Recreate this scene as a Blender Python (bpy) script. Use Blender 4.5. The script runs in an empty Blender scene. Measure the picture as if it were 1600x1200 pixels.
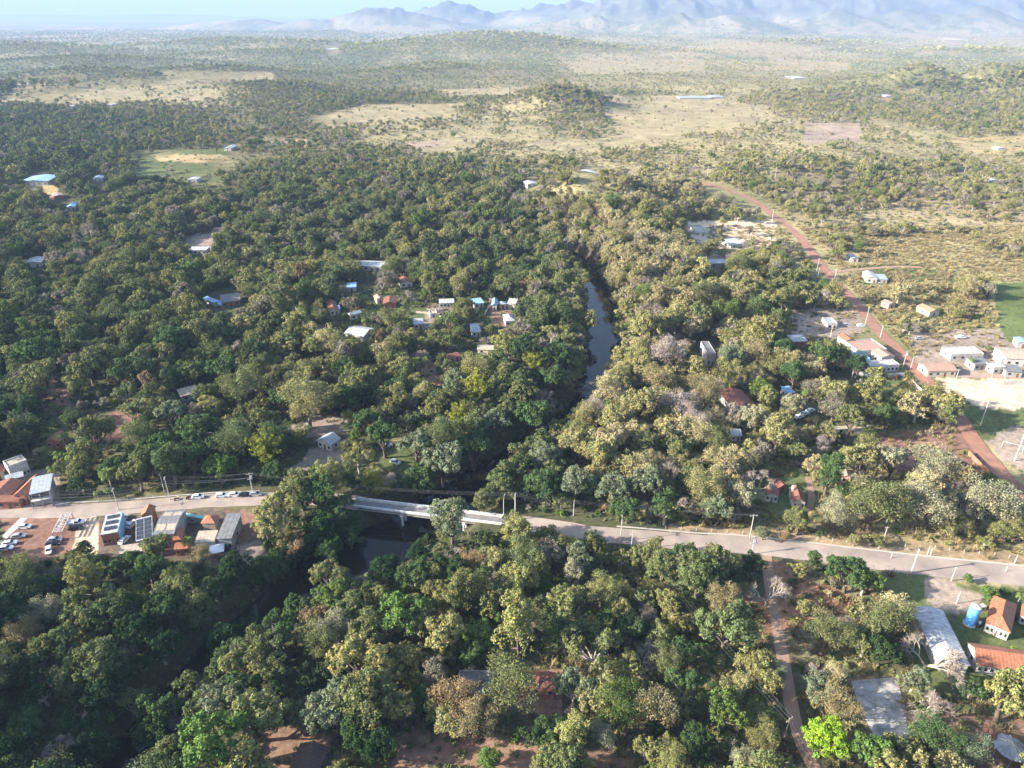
import bpy, bmesh, math, random
import numpy as np
from mathutils import Vector, Matrix
random.seed(11); RNG = np.random.default_rng(7)
sc = bpy.context.scene
COL = sc.collection
R = math.radians

# ------------------------------------------------------------------ camera, sky, sun, exposure
FPX, PITCH, CAMH = 1109.0, R(27.5), 150.0
cd = bpy.data.cameras.new('camera'); cam = bpy.data.objects.new('camera', cd); COL.objects.link(cam)
cam.location = (0, 0, CAMH); cam.rotation_euler = (R(90) - PITCH, 0, 0)
cd.sensor_width = 36.0; cd.lens = 36.0 * FPX / 1600.0; cd.clip_start = 1.0; cd.clip_end = 90000.0
sc.camera = cam
SUN_E, SUN_AZ = R(22.5), math.atan2(-21.5, -3.95)      # azimuth measured from +Y towards +X
w = bpy.data.worlds.new('World'); sc.world = w; w.use_nodes = True
nt = w.node_tree; nt.nodes.clear()
sky = nt.nodes.new('ShaderNodeTexSky'); sky.sky_type = 'NISHITA'; sky.sun_disc = False
sky.sun_elevation = SUN_E; sky.sun_rotation = SUN_AZ; sky.altitude = 300; sky.dust_density = 1.6; sky.ozone_density = .8
bg = nt.nodes.new('ShaderNodeBackground'); bg.inputs[1].default_value = 0.105
wo = nt.nodes.new('ShaderNodeOutputWorld')
nt.links.new(sky.outputs[0], bg.inputs[0]); nt.links.new(bg.outputs[0], wo.inputs[0])
ld = bpy.data.lights.new('sun', 'SUN'); ld.energy = 5.0; ld.angle = R(0.5); ld.color = (1.0, 0.925, 0.81)
sun = bpy.data.objects.new('sun', ld); COL.objects.link(sun)
sdir = Vector((math.sin(SUN_AZ) * math.cos(SUN_E), math.cos(SUN_AZ) * math.cos(SUN_E), math.sin(SUN_E)))
sun.rotation_euler = sdir.to_track_quat('Z', 'Y').to_euler()
sc.view_settings.view_transform = 'Standard'; sc.view_settings.look = 'None'
sc.view_settings.exposure = 2.15; sc.view_settings.gamma = 1.0
sc.render.engine = 'CYCLES'
cy = sc.cycles
cy.use_denoising = True
try: cy.denoiser = 'OPENIMAGEDENOISE'
except Exception: pass
cy.max_bounces = 4; cy.diffuse_bounces = 2; cy.glossy_bounces = 2; cy.transmission_bounces = 2
cy.volume_bounces = 0; cy.transparent_max_bounces = 4; cy.use_adaptive_sampling = True; cy.adaptive_threshold = 0.02
cy.caustics_reflective = False; cy.caustics_refractive = False
cy.sample_clamp_indirect = 4.0

# ------------------------------------------------------------------ numbers: noise, picture -> map
def vnoise(x, y, seed=0):
    x = np.asarray(x, float); y = np.asarray(y, float)
    xi = np.floor(x).astype(np.int64); yi = np.floor(y).astype(np.int64); fx = x - xi; fy = y - yi
    fx = fx * fx * (3 - 2 * fx); fy = fy * fy * (3 - 2 * fy)
    def h(a, b):
        n = (a * 374761393 + b * 668265263 + seed * 1274126177) & 0xffffffff
        n = ((n ^ (n >> 13)) * 1274126177) & 0xffffffff
        return ((n ^ (n >> 16)) & 0xffff) / 65535.0
    return (h(xi, yi) * (1 - fx) + h(xi + 1, yi) * fx) * (1 - fy) + (h(xi, yi + 1) * (1 - fx) + h(xi + 1, yi + 1) * fx) * fy
def fbm(x, y, o=4, seed=0):
    s = 0; a = 0.5; t = 0
    for i in range(o):
        s = s + a * vnoise(x * 2 ** i + 17.3 * i, y * 2 ** i - 9.1 * i, seed + i); t += a; a *= 0.5
    return s / t
def sstep(a, b, x):
    t = np.clip((x - a) / (b - a), 0, 1); return t * t * (3 - 2 * t)
def P(px, py, z=0.0):
    """map position of a photo pixel whose ray meets height z"""
    dx = (px - 800) / FPX; dy = -(py - 600) / FPX
    c, s = math.cos(PITCH), math.sin(PITCH)
    d = (dx, c + dy * s, -s + dy * c); t = (z - CAMH) / d[2]
    return Vector((t * d[0], t * d[1], z))
def toPix(x, y, z=0.0):
    c, s = math.cos(PITCH), math.sin(PITCH); zz = z - CAMH
    dep = y * c - zz * s; up = y * s + zz * c
    dep = np.where(dep < 1, 1, dep)
    return 800 + FPX * x / dep, 600 - FPX * up / dep, dep

# river centre line, with half width of the water
RIV = [(790,372,5),(835,378,5),(868,387,6),(895,402,6),(918,425,6),(934,458,6.5),(941,490,7),(942,522,6.5),(941,556,6),(932,592,4.5),(922,618,4),
       (900,645,4),(872,672,4),(832,698,5),(795,722,5),(762,748,7),(725,775,8),(690,802,9),(645,830,9),(598,855,9),(552,874,7),
       (500,900,8),(455,930,6),(408,968,5),(362,1012,5),(318,1060,5),(275,1110,5),(240,1160,5),(212,1210,5),(190,1270,5),(150,1400,5)]
RP = np.array([[*P(a, b, -6).xy, c] for a, b, c in RIV])
def polydist(x, y, pl, third=None):
    x = np.asarray(x, float); y = np.asarray(y, float)
    best = np.full(x.shape, 1e9); wv = np.zeros(x.shape)
    for i in range(len(pl) - 1):
        a = pl[i]; b = pl[i + 1]; ex, ey = b[0] - a[0], b[1] - a[1]; L = ex * ex + ey * ey + 1e-9
        t = np.clip(((x - a[0]) * ex + (y - a[1]) * ey) / L, 0, 1)
        d = np.hypot(x - a[0] - t * ex, y - a[1] - t * ey); m = d < best
        best = np.where(m, d, best)
        if third is not None: wv = np.where(m, a[2] + t * (b[2] - a[2]), wv)
    return (best, wv) if third is not None else best
# hills: photo pixel of the summit, summit height, radii (m), turn
HILL = [(925,262,36,50,85,0.1),(1035,420,13,55,60,0),(985,372,14,50,60,0),(965,325,15,45,85,0.2),(1010,300,9,80,60,0),(1090,450,7,60,90,0.2),
        (872,138,34,100,85,0.1),(800,152,12,130,80,0),(1440,95,60,105,95,0),(1572,93,64,110,95,0),(1395,116,26,140,90,0),(1310,130,15,160,90,0),(1190,128,14,160,80,0),
        (45,131,24,260,90,0),(150,103,34,260,120,0),(235,118,24,190,90,0),(320,98,38,260,120,0),(262,104,26,150,90,0),(430,128,20,150,80,0),(20,68,45,500,250,0),(130,88,30,400,170,0),
        (360,58,50,500,260,0),(470,61,50,400,250,0),(690,98,28,140,90,0),(620,108,20,150,90,0),(1020,120,12,200,90,0),(440,76,36,400,200,0),(560,76,32,300,200,0),(760,48,90,600,400,0),
        (1120,78,22,300,200,0),(900,70,32,400,220,0),(1260,62,38,500,260,0),(1500,74,30,400,200,0),(640,66,34,300,200,0),(1260,222,8,120,80,0),(1230,255,8,110,80,0),(640,200,7,160,120,0)]
HL = []
for px, py, z, rx, ry, a in HILL:
    p = P(px, py, z * 0.98); HL.append((p.x, p.y, z, rx, ry, a))
MT = []   # mountain spines far away: (x px, top y px, distance, half width m)
def mpk(px, py, D, rx, ry):
    if D < 20000: D *= .70; rx *= .70; ry *= .62
    c, s = math.cos(PITCH), math.sin(PITCH); dx = (px - 800) / FPX; dy = -(py - 600) / FPX
    d = Vector((dx, c + dy * s, -s + dy * c)); t = D / d.y
    MT.append((d.x * t, D, CAMH + d.z * t, rx, ry))
for a in [(600,4,13500,1000,900),(545,17,13500,700,700),(700,-2,15500,900,1000),(665,6,15500,600,700),(735,4,15500,700,800),(500,24,13000,700,600),(400,27,13500,900,700),(350,30,13500,700,600),
          (800,14,16000,900,800),(850,2,16000,1000,900),(900,-6,15000,1200,1000),(960,-14,14500,1100,1000),(925,22,11000,700,600),(880,36,10500,420,380),
          (1030,-22,13500,1300,1300),(1120,-30,14500,1500,1300),(1060,18,10500,600,500),(1150,16,10500,650,600),(1230,-34,14500,1500,1400),(1340,-30,14000,1500,1300),
          (1300,12,11000,700,600),(1450,-36,14500,1500,1400),(1420,10,11200,700,600),(1560,-36,14500,1600,1400),(1540,8,11000,800,650),(1700,-36,14500,1800,1500),(1850,-30,14500,1900,1500),(2050,-25,14500,2200,1500),
          (60,22,24000,3500,2000),(260,21,25000,3500,2000),(-200,20,24000,4000,2000)]:
    mpk(*a)
def H(x, y, rough=True):
    x = np.asarray(x, float); y = np.asarray(y, float); z = np.zeros(np.broadcast(x, y).shape)
    far = sstep(430, 1100, np.hypot(x, y))
    z = z + far * 14 * (fbm(x / 420, y / 520, 4, 3) - 0.5) + sstep(2500, 6000, y) * 30 * (fbm(x / 1300, y / 1500, 4, 5) - 0.45)
    hm_ = np.zeros(z.shape); near0 = sstep(300, 480, np.hypot(x, y))
    for hx, hy, hz, rx, ry, a in HL:
        ca, sa = math.cos(a), math.sin(a); u = ((x - hx) * ca + (y - hy) * sa) / rx; v = (-(x - hx) * sa + (y - hy) * ca) / ry
        q = u * u + v * v
        hm_ = np.maximum(hm_, hz * np.clip(np.exp(-q * 1.1) * 1.04 - .04, 0, 1) * near0 * (0.85 + 0.35 * (fbm(x / (rx * .5) + 5, y / (ry * .5), 3, 9) - .5)))
    z = z + hm_
    m = np.zeros(z.shape)
    for hx, hy, hz, rx, ry in MT:
        u = (x - hx) / rx; v = (y - hy) / ry; q = np.sqrt(u * u + v * v)
        m = np.maximum(m, hz * np.clip(1.02 - q * .52, 0, 1) ** 1.25)
    rid = 1 - np.abs(2 * fbm(x / 620 + .3 * fbm(x / 400, y / 400, 2, 2), y / 1500, 5, 21) - 1)
    rid2 = 1 - np.abs(2 * fbm(x / 240, y / 560, 4, 31) - 1)
    z = z + m * (0.44 + 0.42 * rid + 0.26 * rid2 - .1)
    if rough is not None:
        near = np.hypot(x, y) < 900
        if np.any(near):
            d, hw = polydist(x, y, RP, 1)
            k = 1 - sstep(0, 1, (d - hw - 1.0 * np.sin(x * .2 + y * .13)) / 11.0)
            z = np.where(near, z * (1 - k) + k * (-7.2), z)
    return z
def T(px, py, dz=0.0):
    """map point of a photo pixel on the terrain (lifted by dz)"""
    z = 0.0
    for _ in range(14):
        p = P(px, py, z + dz); zn = float(H(p.x, p.y)); z = 0.5 * z + 0.5 * zn
    p = P(px, py, z + dz); return Vector((p.x, p.y, z))

# ------------------------------------------------------------------ roads (photo centre lines)
ROAD = [(-160,800),(0,798),(60,799),(120,798),(200,793),(260,788),(320,783),(400,780),(470,779),(520,781),(565,787),(680,801),(795,815),(860,823),(930,834),(1000,840),(1090,848),(1175,853),(1300,867),(1400,879),(1500,890),(1600,900),(1760,917)]
DIRT = [(1680,830),(1600,775),(1560,735),(1530,700),(1508,668),(1482,630),(1452,600),(1430,577),(1402,547),(1372,517),(1340,478),(1312,448),(1287,420),(1265,390),(1240,362),(1215,342),(1182,317),(1150,301),(1105,288),(1040,283)]
SIDE = [(1435,584),(1500,586),(1600,589),(1750,594)]
TRACK = [(1196,862),(1203,910),(1209,950),(1218,1000),(1228,1050),(1236,1100),(1252,1160),(1275,1205),(1310,1270)]
LANE = [(1298,426),(1345,421),(1400,417),(1440,418)]
def wpl(pts, z=0.0): return [P(a, b, z).xy for a, b in pts]
def dpl(pts): return [T(a, b).xy for a, b in pts]
ROADW = wpl(ROAD); DIRTW = dpl(DIRT); SIDEW = wpl(SIDE); TRACKW = wpl(TRACK); LANEW = dpl(LANE)

# ------------------------------------------------------------------ hand-read cover map of the photograph
MY = [30,45,60,75,90,105,120,135,150,165,180,200,220,240,260,285,310,340,370,400,450,500,550,600,650,700,750,800,850,900,950,1000,1050,1100,1150,1200]
#      0    200    400    600    800    1000   1200   1400
DM = ["44444444444444444444444444444444",
      "44444455555544444433333333333333",
      "55444555566644444444333333222222",
      "65555566666655433344322332233333",
      "66666666777766555432223333334443",
      "66776677777666666433233344443444",
      "66666655667775655443344445556545",
      "77653334566654445543333456577666",
      "63334444566666333357432456655555",
      "45553334567666643664222355665566",
      "88877553544322222663211223556655",
      "98888765542222222443221224323566",
      "98888877655322332442222233312454",
      "99977443344444432222322333332424",
      "99987233466655544433333444444444",
      "98887436776777765444555445554444",
      "98888777887888876666665544443344",
      "99888888888888888888775432211222",
      "99999988888888889988876532111111",
      "99999888888888889998877744322222",
      "99998888888777788999888765322222",
      "99999998777666777999889998654443",
      "99999999887776778999999988777556",
      "88877777777777878999999998877654",
      "98744889999877889999999998888842",
      "87655899999777799999999888775332",
      "75666888888766999999999987765443",
      "22222223499999999999997677777765",
      "11111122899999999999999975443223",
      "99999999999999999999999877788522",
      "99999999999999999999999965778731",
      "99999999999999999999999976788841",
      "99999999999999999999999987787755",
      "99999999999999988999999998857897",
      "99999999999987778888999998877887",
      "99999999998765556677899988888886"]
# warmth: 0 dark green ... 9 straw/olive
WM = ["44444444444444444444444444444444",
      "44444444444444444444555555555555",
      "44444444444444455555566665666666",
      "44444444444444555555666666666666",
      "33333333333444555555666666666666",
      "33333333333344444455566666655555",
      "33444433333344444455566665555555",
      "33445554444444455555666665544455",
      "34566655444445555544667665555555",
      "34555554444455555554677766555555",
      "22233444444566655554677776555555",
      "22223344444566666655677776655555",
      "22223344444555666666677777666666",
      "22222334444445556666677776666666",
      "22222344344444455567776655555555",
      "22232344333344444577776544445555",
      "33333333333334444678876555566666",
      "33333333333334433688766655777777",
      "33333333333334333588765556788888",
      "22333333333333322468876555788888",
      "22233333343333322378876544788887",
      "22222333443343322378876533467765",
      "22222232444343322277777654456665",
      "22222223443434222277777655556666",
      "12222222344444422277787665555666",
      "12222222222333322267777665555777",
      "22222222333333322267777655666777",
      "33333333244322222245666655777887",
      "33333333355222233444555444566666",
      "12222222222233334443433335776665",
      "22233222222344444344554445776664",
      "23322222123444344344555566776664",
      "22222211122344445555566656666665",
      "12222211122444444545555566777655",
      "11222212234443344555455566766555",
      "11122222344433344445455566666555"]
DMa = np.array([[int(c) for c in r] for r in DM], float) / 9; WMa = np.array([[int(c) for c in r] for r in WM], float) / 9
def mapval(M, px, py):
    px = np.asarray(px, float); py = np.asarray(py, float)
    r = np.interp(py, MY, np.arange(len(MY))); c = np.clip((px - 25) / 50, 0, 30.999)
    r0 = np.clip(np.floor(r).astype(int), 0, len(MY) - 2); c0 = np.floor(c).astype(int); fr = r - r0; fc = c - c0
    return (M[r0, c0] * (1 - fc) + M[r0, c0 + 1] * fc) * (1 - fr) + (M[r0 + 1, c0] * (1 - fc) + M[r0 + 1, c0 + 1] * fc) * fr
def inpoly(px, py, poly):
    px = np.asarray(px, float); py = np.asarray(py, float); ins = np.zeros(px.shape, bool); n = len(poly)
    for i in range(n):
        x1, y1 = poly[i]; x2, y2 = poly[(i + 1) % n]
        if y1 == y2: continue
        c = ((y1 > py) != (y2 > py)) & (px < (x2 - x1) * (py - y1) / (y2 - y1) + x1); ins ^= c
    return ins
# clearings (photo outline, ground colour key, tree factor)
CLR = [([(0,806),(60,804),(210,808),(380,792),(420,800),(395,880),(330,885),(235,880),(120,868),(60,880),(0,884)], 'redsoil', 0), ([(130,806),(380,794),(420,800),(395,880),(330,885),(235,880),(135,870)], 'yard', 0),
       ([(112,812),(152,806),(158,868),(112,862)], 'sand', 0), ([(330,860),(395,840),(420,868),(380,888),(345,882)], 'dust', 0), ([(362,800),(402,800),(395,835),(364,850)], 'redsoil', 0),
       ([(0,735),(90,735),(100,790),(0,795)], 'dust', 0), ([(245,690),(290,700),(288,730),(250,735)], 'dirt', .3),
       ([(140,650),(175,640),(215,640),(208,690),(150,690)], 'redsoil', 0), ([(75,590),(115,600),(120,645),(70,650)], 'dirt', .1), ([(40,650),(120,650),(150,680),(60,700)], 'greengrass', .3),
       ([(475,505),(500,505),(540,545),(510,555)], 'dirt', 0), ([(440,560),(520,560),(560,590),(450,590)],'dirt',.4), ([(630,560),(690,560),(690,600),(650,620)], 'dirt', .1),
       ([(600,682),(650,672),(668,690),(640,740),(590,735),(585,700)], 'greengrass', 0), ([(606,682),(650,674),(668,686),(640,693),(605,694)], 'straw', 0),
       ([(470,700),(505,690),(548,690),(545,735),(530,752),(470,756),(440,735)], 'dust', 0), ([(440,670),(500,650),(545,655),(540,672),(470,690)], 'dust', 0.1),
       ([(640,480),(700,470),(720,505),(660,515),(640,500)], 'dust', .2), ([(760,462),(800,478),(790,520),(765,515)], 'dirt', .2), ([(560,455),(660,450),(660,500),(570,500)], 'greengrass', .35),
       ([(595,1150),(650,1138),(800,1150),(870,1170),(960,1165),(1010,1200),(1010,1290),(590,1290)], 'dirt', .35), ([(405,1130),(450,1135),(520,1160),(520,1260),(400,1260)], 'dirt', .1),
       ([(790,1040),(880,1045),(880,1120),(790,1110)], 'dirt', .3),
       ([(1330,1062),(1405,1058),(1425,1150),(1375,1170)], 'dirt', 0), ([(1470,1115),(1600,1120),(1600,1260),(1500,1260)], 'dirt', 0),
       ([(1372,905),(1450,888),(1480,905),(1600,925),(1700,940),(1700,1080),(1440,1080),(1425,960)], 'greengrass', 0), ([(1448,905),(1480,905),(1540,932),(1540,960),(1470,958),(1450,930)], 'dust', 0),
       ([(1440,1048),(1600,1062),(1600,1120),(1500,1110),(1470,1080)], 'greengrass', .12),
       ([(1040,820),(1180,826),(1300,838),(1440,848),(1600,868),(1700,880),(1700,900),(1600,886),(1300,852),(1040,832)], 'verge', .03),
       ([(1240,800),(1270,775),(1300,790),(1290,820),(1250,830)], 'greengrass', .1), ([(1290,770),(1400,740),(1420,760),(1300,790)], 'greengrass', .25),
       ([(1200,745),(1270,745),(1275,800),(1200,800)], 'greengrass', .0), ([(1170,700),(1300,690),(1300,740),(1200,740)], 'greengrass', .5),
       ([(1370,680),(1500,665),(1560,745),(1480,760),(1380,740)], 'redsoil', .15), ([(1495,640),(1530,600),(1640,600),(1700,780),(1610,760),(1540,690)], 'greengrass', 0),
       ([(1470,592),(1640,592),(1660,640),(1540,640),(1490,615)], 'sand', 0), ([(1540,690),(1600,670),(1640,680),(1600,740),(1570,720)], 'dust', 0),
       ([(1290,590),(1420,590),(1430,630),(1300,620)], 'greengrass', .15), ([(1420,520),(1600,510),(1640,590),(1440,585)], 'dust', .08), ([(1540,440),(1620,440),(1640,545),(1570,535)], 'lushgrass', 0),
       ([(1230,485),(1340,480),(1350,520),(1310,530),(1240,540)], 'dust', .15), ([(1400,480),(1540,480),(1560,505),(1410,505)], 'greengrass', .35), ([(1330,412),(1440,412),(1520,440),(1350,445)], 'greengrass', .15),
       ([(1060,345),(1210,345),(1220,390),(1100,385)], 'sand', .12), ([(1085,395),(1150,395),(1150,415),(1085,415)], 'dust', .1), ([(1128,480),(1220,480),(1215,520),(1140,530)], 'greengrass', .2),
       ([(1255,190),(1345,190),(1345,225),(1255,225)], 'pinkdirt', 0.02), ([(200,236),(345,232),(370,255),(340,285),(210,288)], 'greengrass', .08), ([(235,240),(350,242),(375,256),(250,252)], 'straw', .0),
       ([(380,214),(480,218),(480,226),(390,224)], 'pinkdirt', .05), ([(480,185),(570,163),(730,162),(690,186),(520,200)], 'brightgrass', .06), ([(940,147),(1060,150),(1210,165),(1200,190),(1120,205),(980,215),(950,185)], 'brightgrass', .08),
       ([(810,225),(960,208),(1060,200),(1060,225),(900,238)], 'brightgrass', .08), ([(30,130),(330,140),(360,156),(60,166),(0,158)], 'brightgrass', .1), ([(250,112),(430,112),(430,126),(260,130)], 'brightgrass', .08),
       ([(690,140),(830,136),(800,150),(690,154)], 'brightgrass', .08), ([(640,222),(760,212),(740,236),(640,238)], 'pinkdirt', .15), ([(0,285),(90,285),(90,310),(0,310)], 'straw', .2),
       ([(290,372),(350,352),(372,366),(330,392),(290,392)], 'dust', .0), ([(1130,62),(1290,75),(1240,90),(1100,80)], 'brightgrass', .1),
       ([(520,38),(640,40),(700,48),(560,52)],'brightgrass',.1), ([(1400,52),(1600,58),(1600,68),(1430,64)],'brightgrass',.1), ([(880,96),(1100,92),(1100,112),(900,116)],'brightgrass',.12), ([(1200,88),(1330,98),(1320,112),(1210,108)],'brightgrass',.1),
       ([(1480,215),(1600,212),(1600,240),(1500,238)], 'straw', .05), ([(1200,880),(1260,880),(1290,960),(1200,1000)], 'reddrygrass', .12), ([(1140,930),(1200,930),(1200,1010),(1150,1010)], 'reddrygrass', .3), ([(1250,900),(1330,930),(1330,990),(1260,960)],'reddrygrass',.35),
       ([(920,850),(1100,865),(1100,900),(1000,900)],'undergreen',.35), ([(1060,920),(1150,900),(1200,1080),(1230,1180),(1100,1150)],'undergreen',.4)]
SHF = dict(dirt=.3, undergreen=.9, reddrygrass=.6, verge=.22, brightgrass=.2, straw=.2, pinkdirt=.1, lushgrass=0)
GCOL = dict(yard=(.11,.085,.065), redsoil=(.20,.115,.085), sand=(.46,.36,.26), dust=(.24,.19,.15), dirt=(.20,.125,.085), greengrass=(.085,.10,.04), lushgrass=(.10,.125,.045), straw=(.30,.225,.115), verge=(.27,.2,.12),  # yard is dark ground with the shade between buildings put into its colour
            pinkdirt=(.27,.205,.155), brightgrass=(.25,.205,.12), reddrygrass=(.22,.125,.075), undergreen=(.06,.085,.03))
# keep-clear discs in the photo so that buildings and cars stay in view: filled by the builders below
CLEARPX = []
FOOT = []     # building footprints on the map (cx, cy, r)
def clear(px, py, r): CLEARPX.append((px, py, r))
for q_ in range(40):
    a_ = 1110 + q_ * 2.6; clear(a_, float(np.interp(a_, [1105, 1150, 1182, 1215], [288, 301, 317, 342])), 4.5)

# ------------------------------------------------------------------ materials
def mat(name, col, rough=0.85, noise=None, amt=0.25, scale=2.0, metal=0.0, bump=0.0, spec=0.3, detail=5):
    m = bpy.data.materials.new(name); m.use_nodes = True; n = m.node_tree; b = n.nodes['Principled BSDF']
    b.inputs['Roughness'].default_value = rough; b.inputs['Metallic'].default_value = metal; b.inputs['Specular IOR Level'].default_value = spec
    tc = n.nodes.new('ShaderNodeTexCoord'); nz = n.nodes.new('ShaderNodeTexNoise'); nz.inputs['Scale'].default_value = scale; nz.inputs['Detail'].default_value = detail
    n.links.new(tc.outputs['Object'], nz.inputs['Vector'])
    mr = n.nodes.new('ShaderNodeMapRange'); mr.inputs[1].default_value = .3; mr.inputs[2].default_value = .7
    n.links.new(nz.outputs[0], mr.inputs[0])
    mx = n.nodes.new('ShaderNodeMix'); mx.data_type = 'RGBA'
    c2 = noise if noise else tuple(c * (1 - amt) for c in col)
    mx.inputs[6].default_value = (*col, 1); mx.inputs[7].default_value = (*c2, 1)
    n.links.new(mr.outputs[0], mx.inputs[0]); n.links.new(mx.outputs[2], b.inputs['Base Color'])
    if bump:
        bp = n.nodes.new('ShaderNodeBump'); bp.inputs['Strength'].default_value = bump; n.links.new(nz.outputs[0], bp.inputs['Height']); n.links.new(bp.outputs[0], b.inputs['Normal'])
    return m
def ribmat(name, col, axis='X', period=0.5, dark=0.75, noise=None, rough=.6, metal=0.0, patch=.35):
    """roofing with courses (tiles or corrugation) and blotchy weathering"""
    m = mat(name, col, rough, noise, patch, .9, metal); n = m.node_tree; b = n.nodes['Principled BSDF']
    tc = n.nodes.new('ShaderNodeTexCoord'); wv = n.nodes.new('ShaderNodeTexWave'); wv.wave_type = 'BANDS'; wv.bands_direction = axis
    wv.inputs['Scale'].default_value = 2 * math.pi / period / 20 * 1.0; wv.inputs['Distortion'].default_value = .6; wv.inputs['Detail'].default_value = 1
    n.links.new(tc.outputs['UV'], wv.inputs['Vector'])
    src = b.inputs['Base Color'].links[0].from_socket
    mx = n.nodes.new('ShaderNodeMix'); mx.data_type = 'RGBA'; mx.blend_type = 'MULTIPLY'; mx.inputs[0].default_value = 1.0
    mr = n.nodes.new('ShaderNodeMapRange'); mr.inputs[3].default_value = dark; mr.inputs[4].default_value = 1.0
    n.links.new(wv.outputs[0], mr.inputs[0]); n.links.new(src, mx.inputs[6]); n.links.new(mr.outputs[0], mx.inputs[7]); n.links.new(mx.outputs[2], b.inputs['Base Color'])
    return m
M = {}
M['tile'] = ribmat('clay_tile', (.40,.155,.08), 'X', .9, .72, (.25,.10,.06)); M['oldtile'] = ribmat('old_clay_tile', (.27,.10,.065), 'X', .9, .7, (.14,.07,.05))
M['pinktile'] = ribmat('pale_clay_tile', (.42,.25,.18), 'X', .9, .8, (.3,.19,.15)); M['darktile'] = ribmat('dark_tile', (.10,.055,.045), 'X', .9, .8, (.06,.04,.035))
M['zinc'] = ribmat('zinc_sheet', (.34,.37,.39), 'X', 1.2, .85, (.23,.25,.27), .5); M['whitesheet'] = ribmat('white_sheet', (.50,.51,.52), 'X', 1.2, .82, (.26,.25,.24), .5)
M['greysheet'] = ribmat('weathered_sheet', (.19,.19,.19), 'X', 1.4, .8, (.12,.12,.125), .8); M['bluesheet'] = ribmat('blue_sheet', (.25,.42,.6), 'X', 1.2, .9, (.18,.3,.45), .5)
M['tansheet'] = ribmat('tan_sheet', (.40,.34,.26), 'X', 1.2, .85, (.28,.23,.18), .8)
M['white'] = mat('white_plaster', (.50,.48,.45), .9, (.33,.30,.26), .2, .8); M['cream'] = mat('cream_plaster', (.55,.47,.36), .9, None, .3, .8); M['brickwall'] = mat('brick_wall', (.33,.15,.10), .95, None, .3, 1.5)
M['pinkwall'] = mat('pink_plaster', (.55,.34,.28), .9, None, .25, 1); M['bluewall'] = mat('blue_plaster', (.22,.42,.55), .9, None, .25, 1); M['glass'] = mat('window_dark', (.03,.035,.04), .15, spec=.5)
M['greywall'] = mat('grey_plaster', (.33,.32,.30), .95, None, .35, .7); M['door'] = mat('wood_door', (.16,.09,.05), .7)
M['solar'] = ribmat('solar_cells', (.035,.04,.055), 'X', 2.1, .55, (.05,.055,.07), .35); M['concrete'] = mat('concrete', (.42,.40,.37), .9, (.28,.26,.24), .3, .5)
M['asphalt'] = mat('road_surface', (.34,.275,.225), .95, (.21,.17,.15), .3, .13, detail=9); M['kerb'] = mat('kerb_white', (.42,.38,.33), .9, None, .2, 2)
M['redroad'] = mat('red_dirt_road', (.31,.155,.10), .97, (.20,.105,.075), .3, .3, detail=9); M['track'] = mat('sandy_track', (.27,.19,.135), .97, (.25,.15,.10), .3, .4, detail=9)
M['water'] = mat('river_water', (.010,.009,.006), .05, (.016,.013,.008), .3, .05, spec=.22, bump=.02)
M['bark'] = mat('bark', (.13,.10,.075), .95, None, .4, 3); M['palebark'] = mat('pale_bark', (.36,.31,.26), .95, None, .3, 3); M['deck'] = mat('bridge_deck', (.20,.19,.185), .9, None, .3, .5)
M['rail'] = mat('bridge_parapet', (.60,.60,.59), .85, (.4,.4,.4), .3, 1); M['pole'] = mat('pole_concrete', (.46,.43,.39), .85, None, .2, 2); M['wire'] = mat('wire', (.2,.2,.2), .5); M['wood'] = mat('old_wood', (.33,.26,.19), .95, None, .4, 2)
M['tyre'] = mat('tyre', (.02,.02,.02), .9); M['rubber'] = M['tyre']; M['rust'] = mat('rust', (.25,.10,.05), .9); M['tank'] = mat('tank_blue', (.08,.30,.62), .45, (.13,.38,.68), .2, .4, spec=.5)
M['cwhite'] = mat('car_white', (.72,.73,.74), .3, None, .03, 1, spec=.5); M['csilver'] = mat('car_silver', (.42,.44,.46), .3, None, .05, 1, .4, spec=.5); M['cdark'] = mat('car_dark', (.045,.05,.06), .3, None, .1, 1, spec=.5)
M['cblack'] = mat('car_black', (.02,.02,.022), .25, None, .1, 1, spec=.5); M['lamp'] = mat('lamp_glass', (.75,.72,.65), .3); M['taillamp'] = mat('tail_lamp', (.4,.03,.02), .3)
M['court'] = mat('court_slab', (.46,.43,.39), .95, (.17,.16,.14), .4, .5, detail=9); M['turq'] = mat('turquoise_canvas', (.25,.5,.48), .8); M['tent'] = mat('tent_canvas', (.75,.76,.77), .8, None, .1, 1)
M['thatch'] = mat('thatch', (.34,.22,.13), .97, None, .4, 3)
def leafmat(name, transl=.16, key='tint'):
    m = bpy.data.materials.new(name); m.use_nodes = True; n = m.node_tree; n.nodes.clear()
    out = n.nodes.new('ShaderNodeOutputMaterial'); a = n.nodes.new('ShaderNodeAttribute'); a.attribute_type = 'INSTANCER'; a.attribute_name = key
    v = n.nodes.new('ShaderNodeAttribute'); v.attribute_type = 'GEOMETRY'; v.attribute_name = 'vary'
    mu = n.nodes.new('ShaderNodeMix'); mu.data_type = 'RGBA'; mu.blend_type = 'MULTIPLY'; mu.inputs[0].default_value = 1
    n.links.new(a.outputs['Color'], mu.inputs[6]); n.links.new(v.outputs['Color'], mu.inputs[7])
    d = n.nodes.new('ShaderNodeBsdfDiffuse'); t = n.nodes.new('ShaderNodeBsdfTranslucent'); s = n.nodes.new('ShaderNodeMixShader'); s.inputs[0].default_value = transl
    n.links.new(mu.outputs[2], d.inputs[0]); n.links.new(mu.outputs[2], t.inputs[0]); n.links.new(d.outputs[0], s.inputs[1]); n.links.new(t.outputs[0], s.inputs[2])
    n.links.new(s.outputs[0], out.inputs[0]); return m
M['leaf'] = leafmat('leaves'); M['twig'] = leafmat('twigs', 0.0)

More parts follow.
